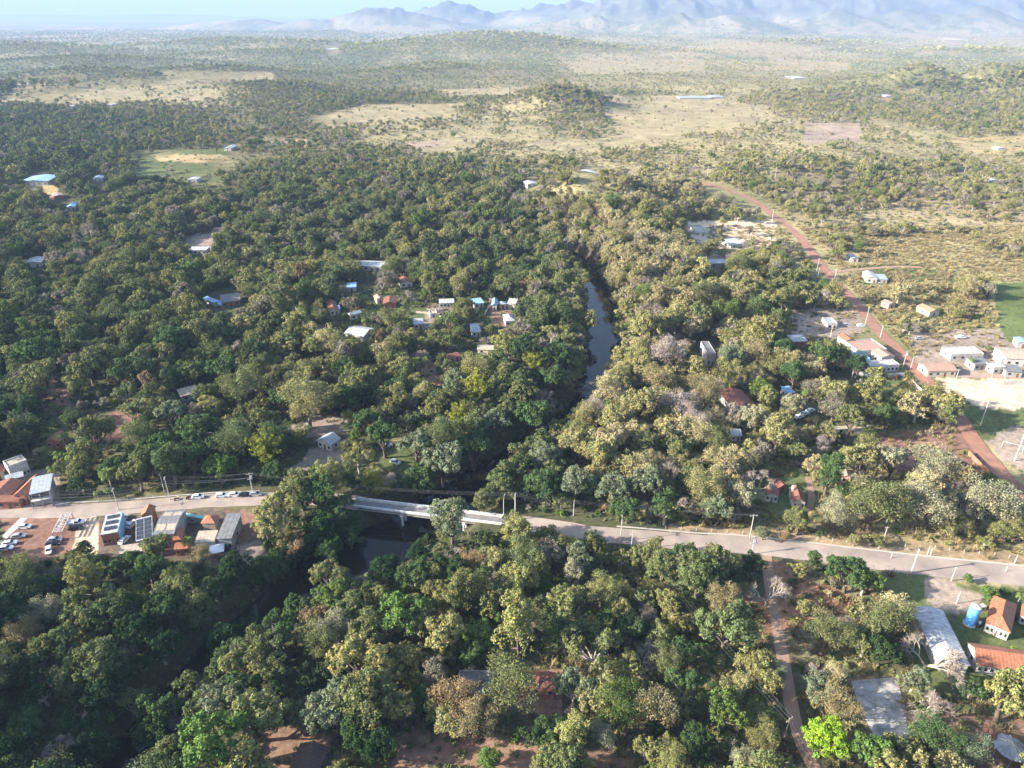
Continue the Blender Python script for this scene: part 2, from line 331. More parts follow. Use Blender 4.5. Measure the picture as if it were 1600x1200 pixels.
# ------------------------------------------------------------------ mesh helpers
def tag(o, label=None, cat=None, group=None, kind=None):
    if label: o['label'] = label
    if cat: o['category'] = cat
    if group: o['group'] = group
    if kind: o['kind'] = kind
    return o
def empty(name, loc, rz=0, sc_=None):
    o = bpy.data.objects.new(name, None); COL.objects.link(o); o.location = loc; o.rotation_euler = (0, 0, rz); o.empty_display_size = .5
    if sc_: o.scale = sc_
    return o
def npmesh(name, V, F, mats, mi=None, vary=None, smooth=False):
    V = np.asarray(V, np.float32); F = np.asarray(F, np.int32); k = F.shape[1]
    me = bpy.data.meshes.new(name); me.vertices.add(len(V)); me.vertices.foreach_set('co', V.ravel())
    me.loops.add(F.size); me.loops.foreach_set('vertex_index', F.ravel()); me.polygons.add(len(F))
    me.polygons.foreach_set('loop_start', np.arange(0, F.size, k, dtype=np.int32))
    try: me.polygons.foreach_set('loop_total', np.full(len(F), k, np.int32))
    except Exception: pass
    for m_ in mats: me.materials.append(m_)
    if mi is not None: me.polygons.foreach_set('material_index', np.asarray(mi, np.int32))
    if smooth: me.polygons.foreach_set('use_smooth', np.ones(len(F), bool))
    me.update(calc_edges=True)
    if vary is not None:
        at = me.attributes.new('vary', 'FLOAT_COLOR', 'FACE'); c = np.ones((len(F), 4), np.float32); c[:, :3] = vary; at.data.foreach_set('color', c.ravel())
    return me
class MB:
    """collects plain shapes; build() links them as ONE mesh object. quads carry uv in metres"""
    def __init__(s): s.v = []; s.f = []; s.uv = []
    def poly(s, pts, uv=None):
        i = len(s.v); s.v += [tuple(p) for p in pts]; s.f.append(tuple(range(i, i + len(pts))))
        if uv is None:
            a = Vector(pts[0]); e = (Vector(pts[1]) - a); L = e.length or 1; e = e / L
            nrm = e.cross(Vector(pts[2]) - a); nrm = nrm.normalized() if nrm.length else Vector((0, 0, 1)); g = nrm.cross(e)
            uv = [((Vector(p) - a).dot(e), (Vector(p) - a).dot(g)) for p in pts]
        s.uv.append(uv); return s
    def box(s, x0, x1, y0, y1, z0, z1, top=True):
        p = [(x0,y0,z0),(x1,y0,z0),(x1,y1,z0),(x0,y1,z0),(x0,y0,z1),(x1,y0,z1),(x1,y1,z1),(x0,y1,z1)]
        for q in [(0,1,5,4),(1,2,6,5),(2,3,7,6),(3,0,4,7),(4,5,6,7),(3,2,1,0)]: s.poly([p[i] for i in q])
        return s
    def slab(s, pts, t):
        """a polygon given thickness t downwards"""
        n = len(pts); lo = [(p[0], p[1], p[2] - t) for p in pts]; s.poly(pts); s.poly(lo[::-1])
        for i in range(n): s.poly([pts[i], lo[i], lo[(i+1) % n], pts[(i+1) % n]])
        return s
    def tube(s, a, b, r0, r1=None, n=6, cap=True):
        r1 = r0 if r1 is None else r1; a = Vector(a); b = Vector(b); d = (b - a).normalized()
        u = d.orthogonal().normalized(); v = d.cross(u)
        A = [a + (u * math.cos(t) + v * math.sin(t)) * r0 for t in [2*math.pi*i/n for i in range(n)]]
        B = [b + (u * math.cos(t) + v * math.sin(t)) * r1 for t in [2*math.pi*i/n for i in range(n)]]
        for i in range(n): s.poly([A[i], A[(i+1)%n], B[(i+1)%n], B[i]])
        if cap: s.poly(A[::-1]); s.poly(B)
        return s
    def build(s, name, m, parent=None, smooth=False):
        me = bpy.data.meshes.new(name); me.from_pydata(s.v, [], s.f); me.materials.append(m)
        ul = me.uv_layers.new(name='UVMap'); i = 0
        fl = np.array([c for q in s.uv for p in q for c in p], np.float32); ul.data.foreach_set('uv', fl)
        if smooth:
            for p in me.polygons: p.use_smooth = True
        o = bpy.data.objects.new(name, me); COL.objects.link(o)
        if parent is not None: o.parent = parent
        return o

# ------------------------------------------------------------------ terrain sheet
def build_terrain():
    ang = np.concatenate([np.arange(-180, -52, 4.0), np.arange(-52, 52, 0.115), np.arange(52, 180, 4.0)]); ang = R(1) * ang
    rr = [3.0]
    while rr[-1] < 42000: rr.append(rr[-1] * (1.03 if rr[-1] < 120 else (1.0065 if rr[-1] < 1500 else 1.0085)) + .02)
    rr = np.array(rr); A, Rr = np.meshgrid(ang, rr); X = Rr * np.sin(A); Y = -90 + Rr * np.cos(A)
    Z = H(X, Y)
    na, nr = len(ang), len(rr); V = np.stack([X, Y, Z], -1).reshape(-1, 3)
    i = np.arange(nr - 1)[:, None] * na + np.arange(na)[None, :]; j = np.arange(nr - 1)[:, None] * na + (np.arange(na)[None, :] + 1) % na
    F = np.stack([i, i + na, j + na, j], -1).reshape(-1, 4)
    V = np.vstack([V, [[0, -90, float(H(np.array([0.]), np.array([-90.]))[0])]]])
    # cap the hub with quads made of triangles is not needed: radius 3 m lies behind the camera; close it
    c = len(V) - 1; k = np.arange(na); hub = np.stack([k, (k + 1) % na, np.full(na, c), np.full(na, c)], -1)
    px, py, dep = toPix(X, Y, Z)
    px2, py2 = px, py
    n1 = fbm(X / 26, Y / 30, 4, 41); n2 = fbm(X / 90, Y / 120, 4, 42); n3 = fbm(X / 420, Y / 700, 4, 43)
    wx = px2 + 60 * (n2 - .5); wy = py2 + (n1 - .5) * np.clip((py2 - 20) * .16, 1, 30)
    D = mapval(DMa, wx, wy); W = mapval(WMa, wx, wy)
    D = np.where(Y < 30, .9, D); W = np.where(Y < 30, .3, W)
    C = lambda *c: np.array(c)[None, None, :]
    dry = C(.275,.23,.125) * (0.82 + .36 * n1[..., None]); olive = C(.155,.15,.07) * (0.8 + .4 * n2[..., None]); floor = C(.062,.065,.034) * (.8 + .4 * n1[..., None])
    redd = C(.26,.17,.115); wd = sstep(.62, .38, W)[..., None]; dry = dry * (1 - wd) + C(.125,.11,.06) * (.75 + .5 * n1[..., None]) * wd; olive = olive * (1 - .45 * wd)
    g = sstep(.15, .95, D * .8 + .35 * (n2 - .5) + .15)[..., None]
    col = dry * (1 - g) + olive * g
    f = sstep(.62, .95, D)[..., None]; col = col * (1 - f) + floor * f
    rm = (sstep(.60, .72, n3) * sstep(.2, .6, W) * .45 * (1 - f[..., 0]))[..., None]; col = col * (1 - rm) + redd * rm
    # far woodland reads as texture of the ground cover itself, paled to imitate haze
    far = sstep(1300, 3200, Y)[..., None]
    mot = fbm(X / 55, Y / 75, 5, 61); mot2 = fbm(X / 260, Y / 620, 4, 62)
    wood = sstep(.36, .60, mot * .5 + mot2 * .55 + (D - .5) * .42)[..., None]
    fcol = C(.27,.225,.145) * (.8 + .4 * mot[..., None]) * (1 - wood) + C(.125,.135,.08) * (.75 + .5 * n1[..., None]) * wood
    col = col * (1 - far) + fcol * far
    # mountain slopes
    mt = sstep(60, 200, Z)[..., None] * (Y > 5200)[..., None]; gul = fbm(X / 170, Y / 170, 4, 71)[..., None]
    col = col * (1 - mt) + (C(.13,.12,.085) * gul * 1.2 + C(.045,.055,.04) * (1 - gul)) * mt
    hill = sstep(12, 45, Z)[..., None] * (Y < 5200)[..., None]; col = col * (1 - .75 * hill) + C(.095,.10,.05) * .75 * hill
    for poly, key, tf in CLR:
        p_ = inpoly(px + 30 * (n1 - .5) * np.clip((py - 60) / 400, .5, 1.4), py + 16 * (fbm(X / 9, Y / 9, 3, 77) - .5) * np.clip((py - 60) / 500, .1, 1.4), poly) & (Y > 60)
        wgt = p_ * (np.clip((n3 * .35 + mot * .65 - .36) * 7, .25, 1) if poly[0][1] < 250 else 1.0)
        col = col * (1 - wgt[..., None]) + np.array(GCOL[key])[None, None, :] * (.7 + .6 * n1[..., None]) * wgt[..., None]
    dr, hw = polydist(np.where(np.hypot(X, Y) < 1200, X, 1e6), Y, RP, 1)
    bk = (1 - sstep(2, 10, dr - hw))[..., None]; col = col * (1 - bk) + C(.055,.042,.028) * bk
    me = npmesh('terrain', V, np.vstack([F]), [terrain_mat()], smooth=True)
    bm = bmesh.new(); bm.from_mesh(me); bm.verts.ensure_lookup_table()
    for a in range(na):
        try: bm.faces.new((bm.verts[a], bm.verts[(a + 1) % na], bm.verts[c]))
        except Exception: pass
    bm.to_mesh(me); bm.free()
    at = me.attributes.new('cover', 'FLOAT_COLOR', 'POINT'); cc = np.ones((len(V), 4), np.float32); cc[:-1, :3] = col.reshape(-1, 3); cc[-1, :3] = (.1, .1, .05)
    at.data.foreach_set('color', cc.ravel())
    o = bpy.data.objects.new('terrain', me); COL.objects.link(o); tag(o, 'rolling ground of dry grass, red soil and forest floor', kind='structure'); return o
def terrain_mat():
    m = bpy.data.materials.new('ground_cover'); m.use_nodes = True; n = m.node_tree; b = n.nodes['Principled BSDF']; b.inputs['Roughness'].default_value = 1; b.inputs['Specular IOR Level'].default_value = .05
    a = n.nodes.new('ShaderNodeAttribute'); a.attribute_name = 'cover'
    tc = n.nodes.new('ShaderNodeTexCoord'); prev = a.outputs['Color']
    for scl, lo, hi, det in [(.55, .62, 1.4, 8), (.06, .75, 1.25, 6), (2.6, .8, 1.25, 4)]:
        nz = n.nodes.new('ShaderNodeTexNoise'); nz.inputs['Scale'].default_value = scl; nz.inputs['Detail'].default_value = det; nz.inputs['Roughness'].default_value = .65
        n.links.new(tc.outputs['Object'], nz.inputs['Vector'])
        mr = n.nodes.new('ShaderNodeMapRange'); mr.inputs[1].default_value = .3; mr.inputs[2].default_value = .7; mr.inputs[3].default_value = lo; mr.inputs[4].default_value = hi
        mx = n.nodes.new('ShaderNodeMix'); mx.data_type = 'RGBA'; mx.blend_type = 'MULTIPLY'; mx.inputs[0].default_value = 1
        n.links.new(nz.outputs[0], mr.inputs[0]); n.links.new(prev, mx.inputs[6]); n.links.new(mr.outputs[0], mx.inputs[7]); prev = mx.outputs[2]
    n.links.new(prev, b.inputs['Base Color']); return m
build_terrain()

# river water
def strip(name, pts, widths, zf, m, step=3.0, kind='structure', thick=None, label=None):
    """ribbon along map points; zf(x,y) gives its height"""
    pts = [Vector((p[0], p[1], 0)) for p in pts]
    out = []; W_ = []
    for i in range(len(pts) - 1):
        p0 = pts[max(i-1, 0)]; p1 = pts[i]; p2 = pts[i+1]; p3 = pts[min(i+2, len(pts)-1)]; L = (p2 - p1).length; n = max(1, int(L / step))
        for k in range(n):
            t = k / n; q = .5 * ((2*p1) + (p2-p0)*t + (2*p0-5*p1+4*p2-p3)*t*t + (-p0+3*p1-3*p2+p3)*t**3); out.append(q); W_.append(widths[i] * (1-t) + widths[i+1] * t)
    out.append(pts[-1]); W_.append(widths[-1])
    V = []; F = []; nc = 5
    for i, q in enumerate(out):
        wob = 1 + (.22 * (vnoise(q.x * .21, q.y * .21, 4) - .5) if 'dirt' in name else .07 * (vnoise(q.x * .3, q.y * .3, 4) - .5))
        d = (out[min(i+1, len(out)-1)] - out[max(i-1, 0)]).normalized(); nn = Vector((-d.y, d.x, 0))
        for c in range(nc):
            s_ = (c / (nc-1) - .5) * W_[i] * wob * (1 + .03 * math.sin(i * 1.7 + c)); p = q + nn * s_; V.append((p.x, p.y, zf(p.x, p.y)))
    for i in range(len(out) - 1):
        for c in range(nc - 1):
            a = i * nc + c; F.append((a + 1, a, a + nc, a + nc + 1))
    me = npmesh(name, V, F, [m]); o = bpy.data.objects.new(name, me); COL.objects.link(o); tag(o, label, kind=kind); return o, out
strip('water', [(p[0], p[1]) for p in RP], [2 * p[2] + 16 for p in RP], lambda x, y: -6.0, M['water'], label='dark river winding between wooded banks')
rd_w = [7.6 if a < 900 else 7.6 + min(1.8, (a - 900) / 350) for a, b in ROAD]
BR0, BR1 = P(560, 786.4), P(800, 815.6)
iL = [i for i, p in enumerate(ROAD) if p[0] <= 565]; iR = [i for i, p in enumerate(ROAD) if p[0] >= 795]
zr = lambda x, y: 0.06
strip('road', [ROADW[i] for i in iL], [rd_w[i] for i in iL], zr, M['asphalt'], label='worn paved road west of the bridge')
_, RC = strip('road', [ROADW[i] for i in iR], [rd_w[i] for i in iR], zr, M['asphalt'], label='worn paved road east of the bridge')
def zd(off): return lambda x, y: float(H(x, y)) + off
strip('dirt_road', DIRTW, [6.5] * len(DIRTW), zd(.22), M['redroad'], 5, label='straight red dirt road')
strip('dirt_road', SIDEW, [4.5] * len(SIDEW), lambda x, y: .05, mat('pale_dirt', (.36,.25,.19), .97, None, .3, .3), label='pale dirt side road')
strip('dirt_road', LANEW, [4] * len(LANEW), zd(.2), M['track'], label='short sandy lane')
strip('dirt_track', TRACKW, [3.2] * len(TRACKW), lambda x, y: .04, M['track'], label='narrow dirt track leaving the road')
strip('pavement', wpl([(-40,868),(0,846),(20,826),(42,806)]), [2.5]*4, lambda x, y: .05, M['concrete'], label='diagonal concrete path beside the car lot')
strip('path', wpl([(1245,850),(1262,800),(1268,775),(1262,745)]), [2.2]*4, lambda x, y: .04, M['track'], label='winding garden path to the red roofed houses')
# kerbs: real steps along the eastern road's far side and the western road's near side
def kerb(name, pts, off, w, h, m):
    b = MB(); pts = [Vector((p[0], p[1], 0)) for p in pts]
    L = []
    for i, q in enumerate(pts):
        d = (pts[min(i+1, len(pts)-1)] - pts[max(i-1, 0)]).normalized(); nn = Vector((-d.y, d.x, 0)); L.append((q + nn * off, q + nn * (off + w)))
    for i in range(len(L) - 1):
        (a, b_), (c, d) = L[i], L[i+1]; z = Vector((0, 0, h))
        b.poly([a+z, c+z, d+z, b_+z]); b.poly([a, c, c+z, a+z]); b.poly([b_, b_+z, d+z, d])
    return b.build(name, m)
tag(kerb('kerb', RC[10:], 4.5, .6, .15, M['kerb']), 'pale concrete kerb along the road edge', kind='structure')
tag(kerb('kerb', [ROADW[i] for i in range(0, 8)], 4.5, .5, .13, M['concrete']), 'grey kerb on the far side of the road', kind='structure')
# ------------------------------------------------------------------ bridge
LM = []       # landmarks for the tree labels: (photo x, photo y, phrase)
def lm(px, py, ph): LM.append((px, py, ph))
def build_bridge():
    a, b = Vector((*BR0.xy, 0)), Vector((*BR1.xy, 0)); L = (b - a).length; c = (a + b) / 2; rz = math.atan2(b.y - a.y, b.x - a.x)
    t = empty('bridge', (c.x, c.y, 0), rz); tag(t, 'long narrow concrete bridge with pale parapets over the dark river', 'bridge')
    h = L / 2 + 1.5; W_ = 2.4
    MB().box(-h, h, -W_, W_, -.45, .12).build('deck', M['deck'], t)
    for s in (-1, 1):
        m = MB().box(-h, h, s*(W_-.02) if s < 0 else W_-.45, s*(W_-.45) if s < 0 else W_+.02, .124, .85)
        if s < 0: m = MB().box(-h, h, -W_-.02, -W_+.42, .124, .85)
        m.build('parapet', M['rail'], t)
        MB().box(-h, h, s*(W_-.75)-.25, s*(W_-.75)+.25, .124, .26).build('footway', M['concrete'], t)
    for y in (-1.6, 0, 1.6): MB().box(-h, h, y-.3, y+.3, -1.3, -.452).build('girder', M['concrete'], t)
    for x in (-L*.2, L*.2):
        p = MB(); p.box(x-.6, x+.6, -2.2, 2.2, -2.0, -1.303); 
        for y in (-1.5, 1.5): p.tube((x, y, -8), (x, y, -2.003), .45, .45, 10)
        p.build('pier', M['rail'], t)
    for s in (-1, 1): MB().box(s*h-1, s*h+1, -2.8, 2.8, -5, -1.303).build('abutment', M['concrete'], t)
build_bridge(); lm(680, 800, 'the concrete bridge'); clear(640, 800, 24); clear(610, 795, 20); clear(680, 800, 8); clear(740, 808, 9); clear(600,845,40); clear(640,840,22)

# ------------------------------------------------------------------ buildings
def house(label, p0, p1, p2, eave, rise, roof, wall, kind='gable', ridge=None, name='house', cat='house', over=.35, wins=3, zt=None, wallh=None, chimney=None, group=None, terr=False, cl=1.0, landmark=None, win_back=False, thick=.12):
    zg = 0.0
    if terr: zg = T((p0[0] + p2[0]) / 2, (p0[1] + p2[1]) / 2, eave).z
    A = P(*p0, eave + zg); B = P(*p1, eave + zg); Cc = P(*p2, eave + zg)
    u = (B - A); u.z = 0; lu = u.length; ud = u / lu; vd = Vector((-ud.y, ud.x, 0)); lv = (Cc - B).dot(vd)
    c = A + ud * lu / 2 + vd * lv / 2; lv = abs(lv); rz = math.atan2(ud.y, ud.x)
    t = empty(name, (c.x, c.y, zg), rz); tag(t, label, cat, group)
    x, y = lu / 2, lv / 2; wx, wy = x - over, y - over
    if ridge is None: ridge = 'x' if lu >= lv else 'y'
    wl = MB(); zlo = -.6
    rf = MB(); zr_ = eave + rise
    if kind == 'flat':
        for a in [(-x, x, -y, -y+.25), (-x, x, y-.25, y), (-x, -x+.25, -y+.25, y-.25), (x-.25, x, -y+.25, y-.25)]: wl.box(a[0], a[1], a[2], a[3], zlo, eave)
        rf.box(-x+.25, x-.25, -y+.25, y-.25, eave-.5, eave-.35); wx, wy = x, y
    else:
        e = eave - .14
        wl.box(-wx, wx, -wy, wy, zlo, e)
        if kind == 'gable':
            if ridge == 'x':
                k = rise * (1 - over / y) if y > over else 0
                wl.poly([(-wx+.01,-wy,e),(-wx+.01,0,e+rise*(wy/y)),(-wx+.01,wy,e)]); wl.poly([(wx-.01,-wy,e),(wx-.01,wy,e),(wx-.01,0,e+rise*(wy/y))])
                rf.slab([(-x,-y,eave),(x,-y,eave),(x,0,zr_),(-x,0,zr_)], thick).slab([(x,y,eave),(-x,y,eave),(-x,0,zr_+.003),(x,0,zr_+.003)], thick)
            else:
                wl.poly([(-wx,-wy+.01,e),(wx,-wy+.01,e),(0,-wy+.01,e+rise*(wx/x))]); wl.poly([(wx,wy-.01,e),(-wx,wy-.01,e),(0,wy-.01,e+rise*(wx/x))])
                rf.slab([(-x,y,eave),(-x,-y,eave),(0,-y,zr_),(0,y,zr_)], thick).slab([(x,-y,eave),(x,y,eave),(0,y,zr_+.003),(0,-y,zr_+.003)], thick)
        elif kind == 'hip':
            if ridge == 'x':
                r = max(x - y, .01); q = [(-r,0,zr_),(r,0,zr_)]
                rf.poly([(-x,-y,eave),(x,-y,eave),q[1],q[0]]).poly([(x,y,eave),(-x,y,eave),q[0],q[1]]).poly([(x,-y,eave),(x,y,eave),q[1]]).poly([(-x,y,eave),(-x,-y,eave),q[0]])
            else:
                r = max(y - x, .01); q = [(0,-r,zr_),(0,r,zr_)]
                rf.poly([(-x,y,eave),(-x,-y,eave),q[0],q[1]]).poly([(x,-y,eave),(x,y,eave),q[1],q[0]]).poly([(-x,-y,eave),(x,-y,eave),q[0]]).poly([(x,y,eave),(-x,y,eave),q[1]])
            rf.poly([(-x,y,eave-.02),(x,y,eave-.02),(x,-y,eave-.02),(-x,-y,eave-.02)])
        elif kind == 'shed':      # high at +y unless rise is negative
            z0, z1 = (eave, zr_) if rise >= 0 else (eave - rise, eave)
            rf.slab([(-x,-y,z0),(x,-y,z0),(x,y,z1),(-x,y,z1)], thick)
            hi = max(z0, z1) - .3
            s_ = 1 if z1 > z0 else -1
            for sx in (-1, 1): wl.poly([(sx*(wx-.01),-s_*wy,e),(sx*(wx-.01),s_*wy,e),(sx*(wx-.01),s_*wy,hi)][::sx])
            wl.poly([(-wx,s_*(wy-.01),e),(wx,s_*(wy-.01),e),(wx,s_*(wy-.01),hi),(-wx,s_*(wy-.01),hi)])
    wo_ = wl.build('wall', wall, t); ro = rf.build('roof', roof, t)
    if chimney: MB().box(chimney[0]-.35, chimney[0]+.35, chimney[1]-.35, chimney[1]+.35, eave, zr_+1.1).build('chimney', M['white'], ro)
    # openings on the two walls that face the picture (local -y, +y) and on one end
    if wins:
        h0, h1 = min(1.0, eave*.35), min(2.1, eave*.72)
        front = -1 if abs(rz) < math.pi/2 else 1
        n = wins
        for i in range(n):
            xc = -wx + (i + .5) * 2 * wx / n; ww = min(.65, wx / n * .5)
            if i == n // 2: MB().box(xc-ww*.8, xc+ww*.8, front*(wy+.03) if front < 0 else wy-.02, front*(wy-.02) if front < 0 else wy+.03, 0, 2.1).build('door', M['door'], t)
            else:
                wd = MB().box(xc-ww, xc+ww, -(wy+.03) if front < 0 else wy-.02, -(wy-.02) if front < 0 else wy+.03, h0, h1).build('window', M['glass'], t)
                MB().box(xc-ww-.1, xc+ww+.1, -(wy+.09) if front < 0 else wy-.02, -(wy-.02) if front < 0 else wy+.09, h0-.1, h0-.003).build('sill', M['concrete'], wd)
        if lv > 5:
            for sx in (-1, 1): MB().box(sx*wx-.03, sx*wx+.03, -.55, .55, h0, h1).build('window', M['glass'], t)
    cp = toPix(c.x, c.y, zg + eave); rp = max(lu, lv) * .5 * FPX / cp[2] * .85
    clear(float(cp[0]), float(cp[1]) + 2, float(rp) * cl); FOOT.append((c.x, c.y, max(lu, lv) * .5 + 1, rz, lu/2+1.2, lv/2+1.2))
    if landmark: lm(float(cp[0]), float(cp[1]), landmark)
    return t, lu, lv, ro
# --- compound at the right edge
t, lu, lv, ro = house('long white sheet metal shed with a low gable beside leafless trees', (1425,948), (1473.5,953.5), (1511.5,1040), 3.4, 1.1, M['whitesheet'], M['white'], ridge='y', name='metal_shed', cat='shed', wins=0, landmark='the long white metal shed')
for i in range(5): MB().box(lu/2-.4, lu/2-.32, -lv/2+2+i*3.6, -lv/2+3.4+i*3.6, 1.1, 2.2).build('window', M['glass'], t)
MB().box(-lu*.2, lu*.12, -lv/2+.28, -lv/2+.34, 0, 2.6).build('door', M['rust'], t)
house('hip roofed house with orange tiles and white walls behind the blue tank', (1539.5,973.5), (1580,990), (1595,946), 3.2, 2.1, M['tile'], M['white'], 'hip', wins=5, landmark='the hip roofed orange tile house')
t, lu, lv, ro = house('long white house with an orange tile gable roof at the right edge', (1527,1039), (1640,1056), (1632,1021), 3.1, 2.2, M['tile'], M['white'], 'gable', 'x', wins=11, cl=.5, landmark='the long orange tiled house')
house('low orange tile annex of the house at the right edge', (1594,962), (1615,970), (1622,952), 2.8, .9, M['tile'], M['white'], wins=2, over=.25, cl=.5)
clear(1560,1030,26); clear(1590,1035,26); clear(1495,1000,14)
def water_tower(px, py):
    p = P(px, py); t = empty('water_tank', p); tag(t, 'tall blue cylindrical water tank standing on grass beside the shed', 'water tank')
    m = MB(); 
    m.tube((0,0,.35), (0,0,6.6), 1.35, 1.35, 28); m.build('cylinder', M['tank'], t, False)
    MB().tube((0,0,6.603), (0,0,7.1), 1.36, .3, 28).build('cap', M['white'], t); MB().tube((0,0,-.2), (0,0,.347), 1.7, 1.7, 20).build('footing', M['concrete'], t)
    l = MB(); 
    for s in (-.22, .22): l.tube((1.45, s, 0), (1.45, s, 7.3), .03, .03, 4)
    for k in range(17): l.tube((1.45, -.22, .4+k*.4), (1.45, .22, .4+k*.4), .02, .02, 4)
    l.build('ladder', M['pole'], t); MB().tube((.5,1.25,.3), (.5,1.42,6.3), .07, .07, 6).build('pipe', M['white'], t)
    for z in (1.9, 3.5, 5.1): MB().tube((0,0,z), (0,0,z+.08), 1.375, 1.375, 28).build('band', M['bluewall'], t)
water_tower(1514.5, 975); clear(1517, 958, 20); lm(1517, 958, 'the blue water tank')
def pump(px, py):
    p = P(px, py); t = empty('motor_cart', p, .5); tag(t, 'small dark two wheeled motor cart parked beside the blue tank', 'cart')
    MB().box(-.9,.9,-.5,.5,.55,1.15).build('body', M['cdark'], t); MB().box(-.5,.3,-.35,.35,1.153,1.6).build('motor', M['csilver'], t)
    for s in (-1,1): MB().tube((0,s*.52,.35),(0,s*.7,.35),.35,.35,12).build('wheel', M['tyre'], t)
    MB().tube((.9,0,.7),(2.1,0,.4),.05).build('drawbar', M['rust'], t)
pump(1529, 978); pump2 = P(1534, 955)
def pickup_water(px, py):
    p = P(px, py); t = empty('generator', p, .3); tag(t, 'white generator housing with dark vents beside the top of the blue tank', 'generator')
    MB().box(-1.1,1.1,-.6,.6,.25,1.5).build('housing', M['white'], t); MB().box(-.9,.9,-.63,-.58,.5,1.2).build('vent', M['glass'], t); MB().box(-1.2,1.2,-.65,.65,0,.247).build('skid', M['rust'], t); MB().tube((.6,.2,1.503),(.6,.2,2.1),.06).build('exhaust', M['rust'], t)
pickup_water(1532, 952)
# tent with white ribs at the bottom corner, in its thatched yard
def round_tent(px, py):
    p = P(px, py, 2.5); t = empty('gazebo', (p.x, p.y, 0)); tag(t, 'round grey canopy with white spokes in the lower right corner', 'gazebo')
    n = 12; r = 3.6; m = MB(); A = [(r*math.cos(2*math.pi*i/n), r*math.sin(2*math.pi*i/n), 2.4) for i in range(n)]
    for i in range(n): m.poly([A[i], A[(i+1)%n], (0,0,3.9)]); m.poly([A[(i+1)%n], A[i], (0,0,3.85)])
    m.build('canopy', M['zinc'], t)
    for i in range(n): MB().tube((A[i][0], A[i][1], 2.45), (0,0,3.96), .07, .05, 5).build('spoke', M['white'], t)
    for i in range(0, n, 2): MB().tube((A[i][0]*.93, A[i][1]*.93, -.1), (A[i][0]*.93, A[i][1]*.93, 2.5), .07).build('post', M['pole'], t)
round_tent(1580, 1168); clear(1580, 1170, 20); lm(1580, 1170, 'the round grey canopy')
house('small lean-to of reddish tiles beside the round grey canopy', (1536,1152), (1558,1160), (1562,1149), 2.5, .6, M['oldtile'], M['wood'], 'shed', wins=0, name='lean_to', cat='shed')
# paved court
cp_ = [P(1331,1064), P(1402,1060), P(1426,1148), P(1379,1170), P(1352,1122)]
tag(MB().slab([(q.x,q.y,.14) for q in [P(1330,1065), P(1346,1112), P(1376,1168), P(1428,1150), P(1400,1058)]], .3).build('court', M['court'], None), 'cracked pale court of concrete paving among trees', 'court'); lm(1375, 1108, 'the paved court'); clear(1355,1085,22); clear(1380,1085,24); clear(1375,1115,26); clear(1395,1130,22); clear(1395,1150,14)
# --- houses in the lower forest
house('old red tile roof half hidden by trees near the bottom', (818,1073), (868,1078), (862,1050), 3.2, 1.6, M['oldtile'], M['brickwall'], wins=4, cl=.35, landmark='the old red tile roof'); clear(850,1063,13)
house('flat grey concrete roof beneath a leafless tree near the bottom', (715,1082), (770,1082), (768,1047), 3.4, 0, M['greysheet'], M['greywall'], 'flat', wins=3, cl=.3, landmark='the flat grey roof'); clear(762,1058,10); clear(728,1062,12)
house('dark tiled house cut by the bottom edge of the photo', (445,1215), (492,1222), (505,1166), 3.2, 1.5, M['darktile'], M['greywall'], wins=3, cl=.8, landmark='the dark tiled house'); clear(480,1180,16); clear(500,1182,10)
# --- left roadside cluster
t, lu, lv, ro = house('white flat roofed building with three dark solar arrays on its roof', (156.5,836), (184.5,831), (187,802), 4.6, .35, M['whitesheet'], M['brickwall'], 'shed', name='building', cat='building', wins=4, over=.12, landmark='the white roof with three solar arrays')
for k in range(3):
    yy = -lv*.34 + k*lv*.29
    MB().slab([(-lu*.36,yy,4.84+.02*k),(lu*.36,yy,4.84+.02*k),(lu*.36,yy+lv*.17,4.98+.03*k),(-lu*.36,yy+lv*.17,4.98+.03*k)], .05).build('solar_panel', M['solar'], t)
MB().box(lu/2-.05, lu/2+.12, -lv/2, lv/2, 0, 5.3).build('side_wall', M['bluewall'], t)
t, lu, lv, ro = house('dark grey sheet roofed hall with two big skylight grids', (238,836), (272,834), (270,797), 5.4, 1.3, M['greysheet'], M['greywall'], 'gable', 'x', name='hall', cat='building', wins=5, landmark='the dark grey sheet roofed hall')
for sy, z0 in ((-1, 0), (1, 0)):
    for sx in (-.23, .25):
        yc = sy*lv*.27; zc = 5.4 + 1.3*(1 - abs(yc)/(lv/2)) + .06; sl = 1.3/(lv/2)
        ya, yb = yc - 1.3, yc + 1.3; za = zc + sl*1.3*(1 if sy < 0 else -1)*-1; zb = zc + sl*1.3*(1 if sy < 0 else -1)
        MB().slab([(sx*lu-1.4,ya,za),(sx*lu+1.4,ya,za),(sx*lu+1.4,yb,zb),(sx*lu-1.4,yb,zb)], .05).build('skylight', M['tansheet'], ro)
t, lu, lv, ro = house('white framed carport roof covered with solar panels', (212,846), (238.5,839.5), (234.5,808.5), 4.4, .7, M['whitesheet'], M['greywall'], 'shed', name='carport', cat='carport', over=.2, wins=2, landmark='the solar panelled carport')
for k in range(2):
    for j in range(5):
        x0 = -lu*.46 + k*lu*.48; y0 = -lv*.45 + j*lv*.18; z0 = 4.46 + .7*(y0+lv/2)/lv; z1 = 4.46 + .7*(y0+lv*.165+lv/2)/lv
        MB().slab([(x0,y0,z0),(x0+lu*.42,y0,z0),(x0+lu*.42,y0+lv*.165,z1),(x0,y0+lv*.165,z1)], .04).build('solar_panel', M['solar'], t)
house('small orange tile gable on the roadside end of the hall', (219,806), (238,804), (240,791), 4.6, 1.2, M['tile'], M['brickwall'], wins=2)
house('grey board shed roof stretching in front of the solar carport', (184,866), (229,860), (228,849), 3.2, .5, M['tansheet'], M['greywall'], 'shed', name='shed', cat='shed', wins=4, cl=.8, over=.2); clear(205,860,12)
